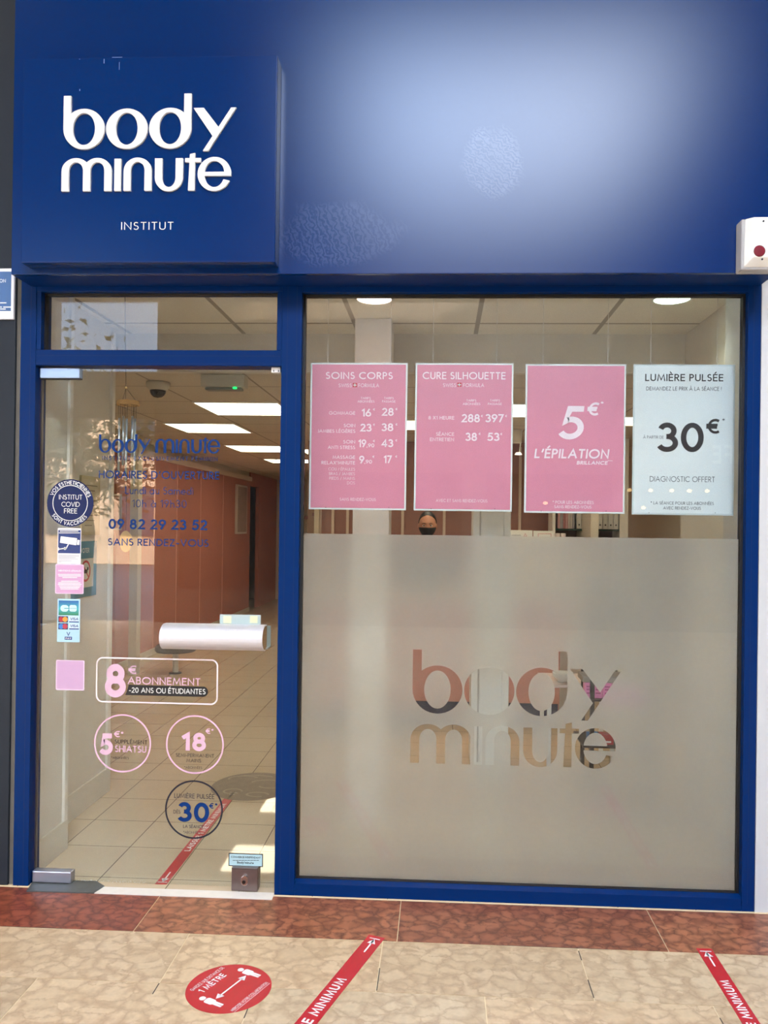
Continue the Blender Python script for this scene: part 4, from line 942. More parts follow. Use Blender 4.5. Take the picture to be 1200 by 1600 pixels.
# pink partition along the corridor
PXW = -1.56
mbp = MB().box((PXW-.06, 4.60, 0), (PXW, 10.2, 2.27))
st(mbp.build('wall_left', PINK)); st(box('wall_left', (PXW-.06, 10.86, 0), (PXW, 12.39, H2-.002), PINK)); st(box('wall_left', (PXW-.06, 10.201, 2.14), (PXW, 10.859, H2-.002), PINK))
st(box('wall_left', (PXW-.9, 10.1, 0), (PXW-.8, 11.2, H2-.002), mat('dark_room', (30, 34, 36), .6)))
st(box('wall_left', (-3.09, 4.62, 0), (PXW-.061, 4.70, H2-.002), PINK))
mb = MB()
for u in (312, 347, 275, 240): y = at(u, 900, 0, PXW).y; mb.box((PXW-.001, y-.008, .08), (PXW+.004, y+.008, 2.22))
st(mb.build('trim_5', mat('pink_joint_strip', (232, 176, 158), .5)))
mb = MB().box((PXW, 4.6, .001), (PXW+.012, 10.19, .07)); st(mb.build('baseboard_left', BB))
st(box('wall_left', (PXW-.06, 4.6, 2.271), (PXW-.02, 10.2, H2-.002), CREAM))
mb = MB().box((PXW+.001, 4.6, 2.215), (PXW+.03, 10.2, 2.285)); st(mb.build('trim_6', mat('pale_cornice', (228, 206, 190), .5)))
st(box('trim_7', (-1.36, 4.45, 0), (-1.28, 4.55, H2-.002), mat('beige_post', (206, 192, 168), .5)))
# back wall behind the desk with pale upright strips
ROSE = mat('dusky_rose_panel', (160, 116, 104), .55, var=.03)
st(box('wall_back', (.30, 5.0, 0), (3.05, 5.08, H2-.002), ROSE)); st(box('wall_right', (3.05, 4.1, 0), (3.12, 5.08, H2-.002), CREAM))
mb = MB()
for u in (500, 520, 543, 629, 694, 739, 812): x = at(u, 815, 1, 4.99).x; mb.box((x-.014, 4.985, .1), (x+.014, 4.999, H2-.05))
st(mb.build('trim_8', MATS['pale_cornice']))

# ceiling panels
PANEL = emit('panel_light', (255, 236, 204), 7.5)
def panel(lbl, x0, x1, y0, y1):
    r = thing('ceiling_light', lbl, 'ceiling light', ((x0+x1)/2, (y0+y1)/2, H2), 'square light panels in the shop ceiling')
    mb = MB(); t = .012; z0, z1 = H2-.010, H2-.001
    mb.box((x0-t, y0-t, z0), (x0, y1+t, z1)).box((x1, y0-t, z0), (x1+t, y1+t, z1)).box((x0, y0-t, z0), (x1, y0, z1)).box((x0, y1, z0), (x1, y1+t, z1))
    under(mb.build('frame', WHITE), r); under(box('diffuser', (x0, y0, H2-.008), (x1, y1, H2-.002), PANEL), r)
xA0, xA1 = at(257.9, 661, 2, H2).x, at(364.8, 661.5, 2, H2).x
rows = []
for (ua, va, vb) in ((303, 627.5, 646.5), (303, 661, 674.5), (352, 695.3, 704.5), (412, 716.7, 722)): rows.append((at(ua, va, 2, H2).y, at(ua, vb, 2, H2).y))
xB0 = at(303, 627.5, 2, H2).x; xB1 = xB0+.60
panel('square ceiling light panel nearest the glass door', xB0, xB1, *rows[0])
panel('second square ceiling light panel behind the door, above the logo lettering', xA0, xA1, *rows[1])
xC = at(352, 695.3, 2, H2).x; panel('third square ceiling light panel back along the corridor', xC, xC+.60, *rows[2])
xD = at(412, 716.7, 2, H2).x; panel('farthest ceiling light panel seen through the glass door', xD, xD+.60, *rows[3])
xE = at(800, 630, 2, H2).x; panel('ceiling light panel seen between the pink posters', xE-.42, xE+.16, rows[0][0], rows[0][1])
xF = at(468, 718, 2, H2).x; panel('small bright ceiling panel at the left edge of the big window', xF-.3, xF+.12, rows[3][0], rows[3][1])
panel('added unseen ceiling light panel over the narrow white cabinet', 1.55, 2.02, rows[0][0], rows[0][1])  # added out of sight behind the posters to brighten the cabinet
for y_ in (5.9, 7.6, 9.3): panel('added ceiling light panel deep in the corridor, hidden behind the blue mullion', .05, .6, y_, y_+.55)  # unseen panels added to light the pink corridor wall
panel('added unseen ceiling light panel over the reception desk', 1.35, 1.9, 3.3, 3.9)  # unseen panel added to light the desk area
panel('added unseen ceiling light panel over the back shelf', 3.0, 3.5, 3.0, 3.5)  # another unseen panel added to light the right of the room
# round downlights
def downlight(lbl, u, col, pw):
    p = at(u, 466, 2, H1); x, y = p.x, p.y
    r = thing('downlight', lbl, 'ceiling light', (x, y, H1), 'round downlights above the posters')
    under(MB().lathe([(.090, -.0005), (.094, -.006), (.084, -.009), (.082, -.0005)], (x, y, H1), 32).build('trim_ring', WHITE, smooth=True), r)
    under(MB().lathe([(0, -.006), (.082, -.0055), (.082, -.001), (0, -.001)], (x, y, H1), 32).build('lens', emit('downlight_'+str(u), col, 7)), r)
    l = D.lights.new('downlight_lamp', 'SPOT'); l.energy = pw*.95; l.color = tuple(v/255 for v in col); l.spot_size = 2.3; l.spot_blend = .8; l.shadow_soft_size = .06
    o = D.objects.new('downlight_lamp', l); COL.objects.link(o); o.location = (x, y, H1-.02)
downlight('round downlight above the first pink poster, warm white', 585, (255, 222, 196), 16)
downlight('round downlight above the white poster, cool white', 1050, (236, 255, 222), 16)

# ------------------------------------------------------------------ things seen through the door
# wind chime
WY = .30
p0 = at(197, 606, 1, WY); ring = at(200.3, 630, 1, WY); rr = .047
ch = thing('wind_chime', 'wind chime with wooden ring and silver tubes hanging behind the door', 'wind chime', (ring.x, WY, ring.z))
WOOD = mat('light_wood', (205, 158, 92), .5, var=.12, vscale=40); CORD = mat('dark_cord', (30, 24, 22), .8)
mb = MB().tube([(at(193, 572, 1, WY).x, WY, H1-.002), (p0.x, WY, p0.z)], .0011, 6)
for k in range(3):
    a = 2*PI*k/3+.2; mb.tube([(p0.x, WY, p0.z), (ring.x+rr*.8*math.cos(a), WY+rr*.8*math.sin(a), ring.z+.006)], .0009, 6)
under(mb.build('cord', CORD), ch)
under(MB().ell((p0.x, WY, p0.z), (.006, .006, .006), 12, 8).build('bead', mat('pale_bead', (214, 178, 120), .4), smooth=True), ch)
for k in range(3):
    mb = MB(); pts = [(ring.x+(rr-.001*k)*math.cos(2*PI*q/28), WY+(rr-.001*k)*math.sin(2*PI*q/28), ring.z-.006+.006*k+.0015*math.sin(q*1.7+k)) for q in range(29)]
    mb.tube(pts, .0042, 8); under(mb.build('wood_ring', WOOD, smooth=True), ch)
TUBE = mat('chime_tube_metal', (206, 212, 214), .3, .85)
for (u, vt, vb, dy) in ((186.5, 653, 738, .0), (193, 650, 727, .03), (197.8, 654, 751, -.03), (207, 650, 716, .03), (211, 654, 760, .0)):
    a = at(u, vt, 1, WY+dy); b = at(u, vb, 1, WY+dy)
    t = under(MB().tube([(a.x, a.y, a.z), (a.x, a.y, b.z)], .0054, 14).build('chime_tube', TUBE, smooth=False), ch)
    for p in t.data.polygons: p.use_smooth = len(p.vertices) == 4
    for s in (-1, 1): sub(MB().tube([(a.x+s*.004, a.y, a.z), (a.x+s*.004, a.y, ring.z)], .0008, 5).build('string', CORD), t)
sl = at(196.5, 846, 1, WY); 
under(MB().tube([(sl.x, WY, ring.z), (sl.x, WY, sl.z+.05)], .0008, 5).build('centre_string', CORD), ch)
under(MB().hull([(p[0], WY-.003, p[1]) for p in A(sl.x, sl.z, .028, .048, 0, 360, 28)[:-1]], [(p[0], WY+.003, p[1]) for p in A(sl.x, sl.z, .028, .048, 0, 360, 28)[:-1]]).build('wind_sail', WOOD), ch)
# dome camera
dc = at(247, 597, 2, H2)
r = thing('dome_camera', 'white dome security camera with dark glass on the ceiling', 'security camera', dc)
under(MB().lathe([(.070, -.001), (.072, -.012), (.066, -.036), (.050, -.052), (.046, -.054), (.0, -.054)], dc, 32).build('housing', mat('camera_housing', (200, 192, 176), .45), smooth=True), r)
under(MB().lathe([(.049, -.052), (.047, -.066), (.038, -.082), (.024, -.093), (.0, -.098)], dc, 32).build('dark_dome', mat('smoked_glass', (16, 18, 20), .08), smooth=True), r)
# door sensor box with green led
y0 = BY+.0505; a = at(313, 590, 1, y0); b = at(382, 590, 1, y0)
r = thing('motion_sensor', 'pale box with a green light mounted at the ceiling edge', 'sensor', ((a.x+b.x)/2, y0, H2))
under(box('case', (a.x, y0, H2-.075), (b.x, y0+.09, H2-.001), mat('sensor_case', (196, 190, 172), .5), bevel=.006), r)
under(box('sensor_strip', (a.x+.025, y0+.005, H2-.092), (b.x-.02, y0+.07, H2-.0755), mat('sensor_strip', (110, 116, 104), .3), bevel=.006), r)
g_ = at(367, 603.5, 1, y0); under(MB().ell((g_.x, y0-.001, H2-.082), (.014, .007, .007)).build('green_led', emit('green_led', (30, 235, 110), 2.0), smooth=True), r)
# framed price list and blue poster on the left wall, stood on the wall plane
XW = -.162
def wallpic(name, lbl, cat, u0, u1, v0, v1, fm_, thick=.012):
    a = at(u0, v0, 0, -.165); b = at(u1, v1, 0, -.165); y0_, y1_ = a.y, b.y; zc = at((u0+u1)/2, v0, 0, -.165).z; zb_ = at((u0+u1)/2, v1, 0, -.165).z
    r = thing(name, lbl, cat, (-.164, (y0_+y1_)/2, zb_)); under(box('frame', (-.1645, y0_, zb_), (-.1645+thick, y1_, zc), fm_, bevel=.001), r)
    return r, y0_, y1_, zb_, zc
def WallX(x): return Flat((x, 0, 0), (0, 1, 0), (0, 0, 1))
r, y0_, y1_, z0_, z1_ = wallpic('framed_notice', 'beige framed notice on the wall behind the round navy sticker', 'framed notice', 124, 152, 744, 836, mat('beige_frame', (196, 180, 140), .4))
F = WallX(-.1515); F.rect(y0_+.018, z0_+.018, y1_-.018, z1_-.018); under(F.build('paper', mat('beige_paper', (206, 192, 160), .6)), r)
F = WallX(-.151)
for k in range(9): z = z1_-.05-.026*k; F.line([(y0_+.04, z), (y1_-.04-.03*(k % 3), z)], .004)
under(F.build('small_print', mat('brown_print', (120, 100, 80), .6)), r)
r, y0_, y1_, z0_, z1_ = wallpic('wall_poster', 'blue poster with a red prohibition circle on the wall behind the stickers', 'poster', 103, 149, 846, 934, mat('poster_blue_teal', (70, 138, 160), .5), .004)
F = WallX(-.160); F.rect(y0_+.10, z0_+.05, y1_-.04, z1_-.09); under(F.build('white_panel', mat('poster_cream', (216, 212, 200), .6)), r)
F = WallX(-.1595); yc, zc = (y0_+.10+y1_-.04)/2+.01, (z0_+z1_)/2-.01; F.line(A(yc, zc, .05, .05, 0, 360, 36), .012); F.line([(yc-.035, zc+.035), (yc+.035, zc-.035)], .010); under(F.build('red_circle', REDC), r)
F = WallX(-.1594); F.poly(rrect(yc-.02, zc-.012, yc+.02, zc+.008, .008)); F.disc(yc+.024, zc+.012, .009); under(F.build('black_figure', BKV), r)
F = WallX(-.1592); F.text('VOTER', y0_+.15, y0_+.25, z1_-.06, .025, .18); under(F.build('lettering', WHITE), r)
# floor mat
mp0 = (.625, 1.31)
r = thing('round_floor_mat', 'worn grey-brown round floor sticker at the inner end of the tape', 'floor sticker', (*mp0, 0))
MATM = mat('taupe_mat', (126, 110, 88), .5, var=.18, vscale=22)
F = Flat((*mp0, .0008), (1, 0, 0), (0, 1, 0)); F.disc(0, 0, .235, .245, n=56); under(F.build('disc', MATM), r)
F = Flat((*mp0, .0014), (1, 0, 0), (0, 1, 0))
for (cx, cy, rx, ry, a0, a1) in ((-.08, .12, .09, .05, 40, 200), (.08, .06, .1, .05, 20, 180), (-.09, -.1, .05, .04, 0, 320), (.06, -.14, .06, .035, 0, 300), (-.02, .16, .1, .03, 10, 170), (.1, .0, .06, .03, 180, 350)): F.line(A(cx, cy, rx, ry, a0, a1), .012)
under(F.build('faded_print', mat('faded_print', (152, 138, 116), .5)), r)
# picture far along the pink wall
y0_, y1_ = at(367, 800, 0, PXW).y, at(383, 800, 0, PXW).y; z0_, z1_ = at(375, 834, 0, PXW).z, at(375, 758, 0, PXW).z
r = thing('framed_poster', 'tall framed poster on the pink corridor wall beside the dark doorway', 'picture', (PXW, (y0_+y1_)/2, z0_))
under(box('frame', (PXW+.001, y0_, z0_), (PXW+.035, y1_, z1_), mat('pale_frame', (214, 200, 188), .4), bevel=.003), r)
F = WallX(PXW+.0365); F.rect(y0_+.04, z0_+.03, y1_-.04, z1_-.03); under(F.build('print', mat('greyish_print', (168, 140, 128), .6, var=.2, vscale=12)), r)
# framed certificate with two round emblems on the pink return
y_ = 4.60; a = at(168, 828, 1, y_); b = at(190, 772, 1, y_)
r = thing('framed_certificate', 'framed sheet with two round emblems on the pink wall by the wind chime', 'picture', (a.x, y_, a.z))
under(box('frame', (a.x-.12, y_-.02, a.z), (b.x, y_+.018, b.z), MATS['pale_frame'], bevel=.002), r)
W = Wall(y_-.0215); q = .02; W.rect(a.x-.12+q, a.z+q, b.x-q, b.z-q); under(W.build('sheet', mat('rosy_sheet', (196, 150, 138), .5)), r)
W = Wall(y_-.023)
for v in (793, 807): cc = W.m(172, v); W.line(A(cc[0], cc[1], .028, .028, 0, 360, 24), .006); W.line([(cc[0]-.012, cc[1]-.012), (cc[0]+.012, cc[1]+.012)], .005); W.line([(cc[0]-.012, cc[1]+.012), (cc[0]+.012, cc[1]-.012)], .005)
under(W.build('emblem', BKV), r)
# pedestal stool
bs = fl(274, 1052); r = thing('low_stool', 'low stool with a white leg on the shop floor behind the door handle', 'stool', bs)
under(MB().tube([(bs.x, bs.y, .012), (bs.x, bs.y, .22)], .028, 16).build('leg', WHITE, smooth=False), r)
under(MB().lathe([(.0, .0), (.062, .0), (.058, .012), (0, .014)], bs, 24).build('foot', mat('grey_foot', (90, 88, 88), .5)), r)
under(MB().lathe([(0, .221), (.19, .221), (.2, .235), (.2, .265), (.18, .285), (0, .287)], bs, 32).build('seat', mat('dark_grey_seat', (92, 84, 90), .6), smooth=False), r)

# ------------------------------------------------------------------ things behind the big window
# reception desk
dy0 = fl(650, 1122).y; dxa, dxb = .75, 2.62
r = thing('reception_desk', 'pink reception desk with navy plinth seen through the cut-out letters', 'desk', ((dxa+dxb)/2, dy0, 0))
under(box('front_panel', (dxa, dy0, .135), (dxb, dy0+.03, .97), mat('desk_pink', (222, 158, 146), .4), bevel=.002), r)
under(box('plinth', (dxa+.01, dy0+.012, .001), (dxb-.01, dy0+.03, .134), mat('navy_plinth', (32, 40, 86), .3)), r)
under(box('counter_top', (dxa-.02, dy0-.03, .971), (dxb+.02, dy0+.24, 1.0), WHITE, bevel=.004), r)
under(MB().box((dxa, dy0+.031, .001), (dxa+.03, dy0+.22, .97)).box((dxb-.03, dy0+.031, .001), (dxb, dy0+.22, .97)).build('side_panel', MATS['desk_pink']), r)
# white upright display cabinet in front of the desk
wy = fl(765, 1196).y; wa = at(737, 1000, 1, wy).x; wb = at(796, 1000, 1, wy).x
r = thing('display_cabinet', 'narrow white cabinet standing behind the second pink poster', 'cabinet', ((wa+wb)/2, wy, 0))
under(box('body', (wa, wy, .001), (wb, wy+.28, 1.66), mat('cabinet_white', (250, 248, 242), .35), bevel=.003), r)
under(box('edge_strip', (wa+.04, wy-.004, .02), (wa+.05, wy, 1.64), mat('cabinet_strip', (200, 196, 188), .4)), r)
under(box('door', (wa+.055, wy-.008, .02), (wb-.045, wy-.0005, 1.64), MATS['cabinet_white'], bevel=.002), r)
under(box('door', (wb-.042, wy-.008, .02), (wb-.003, wy-.0005, 1.64), MATS['cabinet_white'], bevel=.002), r)
# product rack behind the letters y and e
ry = 1.2; rx0, rx1 = at(912, 1092, 1, ry).x, 2.86
DARKM = mat('dark_rack_metal', (52, 48, 46), .4, .3)
r = thing('product_rack', 'dark metal rack of beauty products behind the frosted window', 'shelf', ((rx0+rx1)/2, ry, 0))
mb = MB()
for (x, y) in ((rx0+.05, ry+.02), (rx1-.02, ry+.02), (rx0+.05, ry+.3), (rx1-.02, ry+.3)): under(box('post', (x-.011, y-.011, .001), (x+.011, y+.011, 1.25), DARKM), r)
SHZ = [at(925, 1166, 1, ry).z, at(925, 1127, 1, ry).z-.0, at(915, 1093, 1, ry).z, 1.0]
for z in (SHZ[0], SHZ[2], SHZ[3]): under(box('shelf', (rx0, ry, z-.010), (rx1, ry+.32, z), DARKM), r)
pk = mat('pink_pack', (224, 130, 176), .4); pk2 = mat('pink_pack_print', (170, 70, 120), .5); rd = mat('red_pack', (176, 40, 52), .4); bl = mat('blue_pack', (50, 130, 200), .4); gy = mat('grey_lid', (150, 140, 132), .4)
bw = at(912, 1090, 1, ry).x-at(904, 1090, 1, ry).x
x = rx0+.012
for k in range(6):
    o = thing('product_box', 'tall pink product box in the row on the rack shelf', 'product box', (x, ry+.04, SHZ[2]), 'row of pink product boxes on the rack')
    under(box('carton', (x, ry+.034, SHZ[2]+.001), (x+.046, ry+.09, SHZ[2]+.085), pk, bevel=.001), o)
    W = Wall(ry+.0332)
    for z in (.03, .05, .066): W.rect(x+.009, SHZ[2]+z-.005, x+.037, SHZ[2]+z+.003)
    under(W.build('print', pk2), o); x += .050
o = thing('tester_tray', 'grey tray lying on top of the pink product boxes', 'tray', (rx0+.1, ry+.05, SHZ[2]+.09)); under(box('tray', (rx0, ry+.034, SHZ[2]+.0865), (rx0+.3, ry+.2, SHZ[2]+.118), gy, bevel=.003), o)
z0_ = SHZ[0]
for (u0, u1, m_, nm, lb_) in ((921, 929, bl, 'product_box', 'white and blue product box on the low shelf'), (929.5, 938.5, bl, 'product_box', 'bright blue product box beside the red one'), (941, 961, rd, 'product_box', 'large red product box on the low shelf')):
    a = at(u0, 1150, 1, ry).x; b = at(u1, 1150, 1, ry).x
    o = thing('product_box', lb_, 'product box', (a, ry+.03, z0_)); under(box('carton', (a, ry+.034, z0_+.001), (b, ry+.10, z0_+.056), m_, bevel=.001), o)
    W = Wall(ry+.0332); W.rect(a+(b-a)*.2, z0_+.012, b-(b-a)*.2, z0_+.022); under(W.build('print', WHITE), o)
o = thing('red_sign', 'red and white printed card at the foot of the rack', 'card', (2.62, ry, 0))
under(box('card', (2.46, ry-.012, .001), (2.66, ry-.006, .06), rd), o); W = Wall(ry-.0126); W.rect(2.47, .02, 2.60, .034); W.rect(2.47, .006, 2.6, .012); under(W.build('white_band', WHITE), o)
# small table with a bowl
ty = 1.75; tz = at(870, 1070, 1, ty).z; ta = at(852, 1070, 1, ty).x
r = thing('side_table', 'pale side table with a white bowl left of the product rack', 'table', (ta+.2, ty, 0))
under(box('table_top', (ta, ty, tz-.02), (ta+.45, ty+.4, tz), mat('pale_rose_top', (226, 206, 198), .35), bevel=.004), r)
for (dx, dy) in ((.03, .03), (.42, .03), (.03, .37), (.42, .37)): under(box('leg', (ta+dx-.012, ty+dy-.012, .001), (ta+dx+.012, ty+dy+.012, tz-.021), WHITE), r)
bx = at(880, 1062, 1, ty+.08)
tag(MB().lathe([(0, .0), (.03, .0), (.034, .01), (.06, .035), (.066, .06), (.062, .06), (.054, .036), (0, .012)], (0, 0, 0), 28).build('bowl', WHITE, smooth=True), 'round white bowl on the pale side table', 'bowl').location = (bx.x, ty+.1, tz+.0005)
# binder shelf
by = 4.55; ba = at(901, 826, 1, by); bb = at(967, 826, 1, by); bh = at(935, 826, 1, by).z
r = thing('binder_shelf', 'open shelf holding grey binders at the back of the shop', 'shelf', ((ba.x+bb.x)/2, by, 0))
sxa = at(868, 826, 1, by).x; sxb = bb.x+.005
under(box('shelf_board', (sxa, by, bh-.022), (sxb, by+.3, bh-.004), mat('glass_green_shelf', (40, 70, 64), .2), bevel=.001), r)
under(box('shelf_board', (sxa, by, bh-.5), (sxb, by+.3, bh-.48), MATS['cabinet_white']), r); under(box('shelf_board', (sxa, by, .08), (sxb, by+.3, .1), MATS['cabinet_white']), r); under(box('shelf_board', (sxa, by, 1.72), (sxb, by+.3, 1.74), MATS['cabinet_white']), r)
under(box('side_panel', (sxb, by-.01, .001), (at(981, 820, 1, by).x, by+.32, H2-.003), MATS['cabinet_white'], bevel=.002), r)
under(box('side_panel', (sxa-.03, by, .001), (sxa-.001, by+.3, 1.9), MATS['cabinet_white'], bevel=.002), r)
under(box('back_panel', (sxa, by+.301, .001), (sxb, by+.32, 1.9), mat('taupe_panel', (120, 100, 90), .6)), r)
st_w = (bb.x-ba.x)/8; gb = mat('binder_grey', (226, 224, 222), .5)
for k in range(8):
    x = ba.x+k*st_w
    o = thing('ring_binder', 'pale grey ring binder standing in the row of eight', 'binder', (x, by+.02, bh), 'grey binders standing on the back shelf')
    under(box('cover', (x+.002, by+.012, bh-.0035), (x+st_w-.003, by+.27, bh+.31), gb, bevel=.003), o)
    under(box('spine_label', (x+.012, by+.0105, bh+.05), (x+st_w-.013, by+.0118, bh+.20), WHITE), o)
    under(MB().lathe([(.008, -.001), (.008, .001)], (x+st_w/2, by+.0112, bh+.035), 12, 'y').build('finger_hole', BKV), o)
random.seed(11)
x = at(872, 826, 1, by).x; k = 0
while x < ba.x-.03:
    wd = random.uniform(.012, .03); cc = random.choice([(210, 200, 196), (190, 130, 130), (224, 216, 210), (170, 164, 170), (216, 170, 170)])
    o = tag(box('booklet', (x, by+.02, bh-.0035), (x+wd, by+.24, bh+random.uniform(.2, .3)), mat('booklet_%d' % (sum(cc)), cc, .5), bevel=.001), 'thin booklet standing left of the grey binders', 'book', 'booklets beside the grey binders'); x += wd+.003
# hanging lamp seen between posters
hp = at(810, 710.5, 1, 3.9)
r = thing('ceiling_spotlight', 'small white spotlight seen between the second and third poster', 'spotlight', hp)
under(MB().tube([(hp.x+.03, 3.9, H2-.002), (hp.x+.01, 3.9, hp.z+.02)], .006, 8).build('stem', WHITE), r)
under(MB().lathe([(.0, .022), (.02, .02), (.034, .0), (0, -.004)], hp, 20).build('head', emit('spot_head', (255, 236, 214), 2.2)), r)
o = tag(box('ceiling_beam', (hp.x-.45, 3.86, H2-.12), (hp.x-.0+.02, 3.96, H2-.002), CREAM, bevel=.004), 'pale boxed beam under the ceiling between the posters', 'beam')
# counter notices just above the film
r = thing('counter_notice', 'white card with a red warning triangle on the counter', 'card', (2.4, 3.0, 1.0))
NY = 3.42; na = at(797, 832, 1, NY); nb = at(832, 832, 1, NY)
CN = thing('display_counter', 'white counter on the right carrying printed cards', 'counter', (nb.x, NY+.1, 0))
zc_ = at(815, 846, 1, NY).z
under(box('counter_body', (na.x-.02, NY-.05, .001), (na.x+.62, NY+.35, zc_-.021), mat('counter_white', (226, 216, 206), .4)), CN); under(box('counter_top', (na.x-.04, NY-.08, zc_-.02), (na.x+.64, NY+.38, zc_), WHITE, bevel=.003), CN)
r.matrix_world = Matrix.Translation((na.x, NY, zc_))
under(box('card', (na.x+.0, NY, zc_+.0005), (nb.x, NY+.004, at(815, 828.5, 1, NY).z), WHITE), r)
W = Wall(NY-.001); t = [W.m(818.5, 838), W.m(823, 838), W.m(820.8, 833.5)]; W.line(t+[t[0]], .0025); under(W.build('red_triangle', REDC), r)
W = Wall(NY-.001); W.line([W.m(799+k*1.0, 836+(1.3 if k % 2 else -.6)) for k in range(16)], .0016); under(W.build('handwriting', BKV), r)
r = thing('counter_notice', 'second printed card with a red box beside the warning card', 'card', (nb.x+.1, NY, zc_))
a = at(834, 832, 1, NY); b = at(866, 832, 1, NY); under(box('card', (a.x, NY+.02, zc_+.0005), (b.x, NY+.024, at(850, 829.5, 1, NY).z), WHITE), r)
W = Wall(NY+.019); W.line([W.m(841, 840), W.m(841, 834), W.m(861, 834), W.m(861, 840)], .003); under(W.build('red_box', REDC), r)
# chemical clear trays on the counter
for k in range(3):
    xx = at(862+9*k, 830, 1, NY+.15).x; tag(MB().lathe([(0, 0), (.02, 0), (.022, .07), (.02, .07), (.018, .004), (0, .004)], (0, 0, 0), 18).build('cup', mat('pale_cup', (214, 200, 196), .3), smooth=False), 'pale cup standing on the white counter', 'cup', 'cups on the white counter').location = (xx, NY+.15, zc_+.0005)
# brown door leaf at the left of the window
a = at(466, 900, 1, 4.9).x; b = at(489, 900, 1, 4.9).x
r = thing('door_2', None, None, (a, 4.9, 0)); st(r)
under(box('leaf', (max(a-.12, .31), 4.93, .002), (b, 4.985, 2.02), mat('brown_door', (128, 98, 74), .5), bevel=.002), r); under(box('frame', (b+.001, 4.92, .002), (b+.05, 4.995, 2.06), MATS['beige_post']), r)
W = Wall(4.929); q = W.m(475, 811); W.rect(q[0], q[1], q[0]+.04, q[1]+.03); q = W.m(487.5, 806); W.rect(q[0], q[1], q[0]+.03, q[1]+.03); under(W.build('door_label', mat('maroon_label', (110, 60, 60), .5)), r)

# ------------------------------------------------------------------ the woman behind the desk
SKIN = mat('skin', (176, 122, 96), .5, var=.04, vscale=8); HAIR = mat('black_hair', (22, 18, 18), .45, bump=.6, bscale=120); TUNIC = mat('black_tunic', (24, 24, 28), .8); MASK = mat('black_mask', (16, 16, 18), .7)
hc = at(668, 821, 1, 3.45); HY = 3.45
pr_ = thing('person', 'person in a dark tunic and black face mask behind the pink desk', 'person', (hc.x, HY, 0))
def skin_body(name, verts, edges, radii, m, parent, root=0, subd=2):
    me = D.meshes.new(name); me.from_pydata(verts, edges, []); o = D.objects.new(name, me); shade(o, m); under(o, parent)
    sm = o.modifiers.new('skin', 'SKIN'); sm.use_smooth_shade = True
    for i, r in enumerate(radii): me.skin_vertices[0].data[i].radius = r if isinstance(r, tuple) else (r, r)
    for i in range(len(radii)): me.skin_vertices[0].data[i].use_root = (i == root)
    ss = o.modifiers.new('sub', 'SUBSURF'); ss.levels = subd; ss.render_levels = subd
    return o
X0 = hc.x; zt = hc.z                                  # head centre; body below it (1.62 m tall)
V = [(X0, HY+.06, .86), (X0, HY+.06, 1.0), (X0, HY+.05, 1.15), (X0, HY+.045, zt-.28), (X0, HY+.04, zt-.19), (X0, HY+.02, zt-.10), (X0, HY+.01, zt)]
Ed = [(0, 1), (1, 2), (2, 3), (3, 4), (4, 5), (5, 6)]
Rd = [(.16, .11), (.13, .10), (.14, .10), (.12, .08), .05, .048, .06]
for s in (-1, 1):
    i = len(V)
    V += [(X0+s*.16, HY+.05, zt-.27), (X0+s*.21, HY+.03, 1.02+.0), (X0+s*.13, HY-.16, 1.03), (X0+s*.10, HY-.21, 1.025)]
    Rd += [(.055, .055), (.04, .04), (.028, .028), (.030, .016)]
    Ed += [(3, i), (i, i+1), (i+1, i+2), (i+2, i+3)]
    h = i+3
    for f in range(4):
        j = len(V); x = X0+s*(.118-.018*f); L = (.045, .052, .05, .04)[3-f]
        V += [(x, HY-.235, 1.024), (x-s*.004, HY-.235-L*.55, 1.022), (x-s*.008, HY-.235-L, 1.012)]; Rd += [.0095, .0085, .0075]; Ed += [(h, j), (j, j+1), (j+1, j+2)]
    j = len(V); V += [(X0+s*.07, HY-.20, 1.026), (X0+s*.055, HY-.225, 1.02)]; Rd += [.011, .009]; Ed += [(h, j), (j, j+1)]
    i = len(V); V += [(X0+s*.085, HY+.06, .80), (X0+s*.09, HY+.04, .46), (X0+s*.09, HY+.07, .10), (X0+s*.095, HY+.0, .045), (X0+s*.1, HY-.08, .03)]
    Rd += [(.085, .085), (.055, .055), (.038, .038), (.035, .03), (.033, .02)]; Ed += [(0, i), (i, i+1), (i+1, i+2), (i+2, i+3), (i+3, i+4)]
skin_body('body', V, Ed, Rd, SKIN, pr_)
# tunic over torso and upper arms
V = [(X0, HY+.06, .70), (X0, HY+.06, .86), (X0, HY+.06, 1.0), (X0, HY+.05, 1.15), (X0, HY+.045, zt-.27), (X0, HY+.04, zt-.22)]; Ed = [(0, 1), (1, 2), (2, 3), (3, 4), (4, 5)]
Rd = [(.20, .14), (.175, .125), (.148, .115), (.158, .115), (.135, .092), (.075, .06)]
for s in (-1, 1):
    i = len(V); V += [(X0+s*.165, HY+.05, zt-.272), (X0+s*.215, HY+.03, 1.06)]; Rd += [.066, .055]; Ed += [(4, i), (i, i+1)]
skin_body('tunic', V, Ed, Rd, TUNIC, pr_, 1)
V = []; Ed = []; Rd = []
V = [(X0, HY+.06, .84)]; Rd = [(.15, .11)]
for s in (-1, 1):
    i = len(V); V += [(X0+s*.085, HY+.06, .78), (X0+s*.09, HY+.04, .46), (X0+s*.09, HY+.07, .09)]; Rd += [.098, .070, .058]; Ed += [(0, i), (i, i+1), (i+1, i+2)]
skin_body('trousers', V, Ed, Rd, TUNIC, pr_, 0)
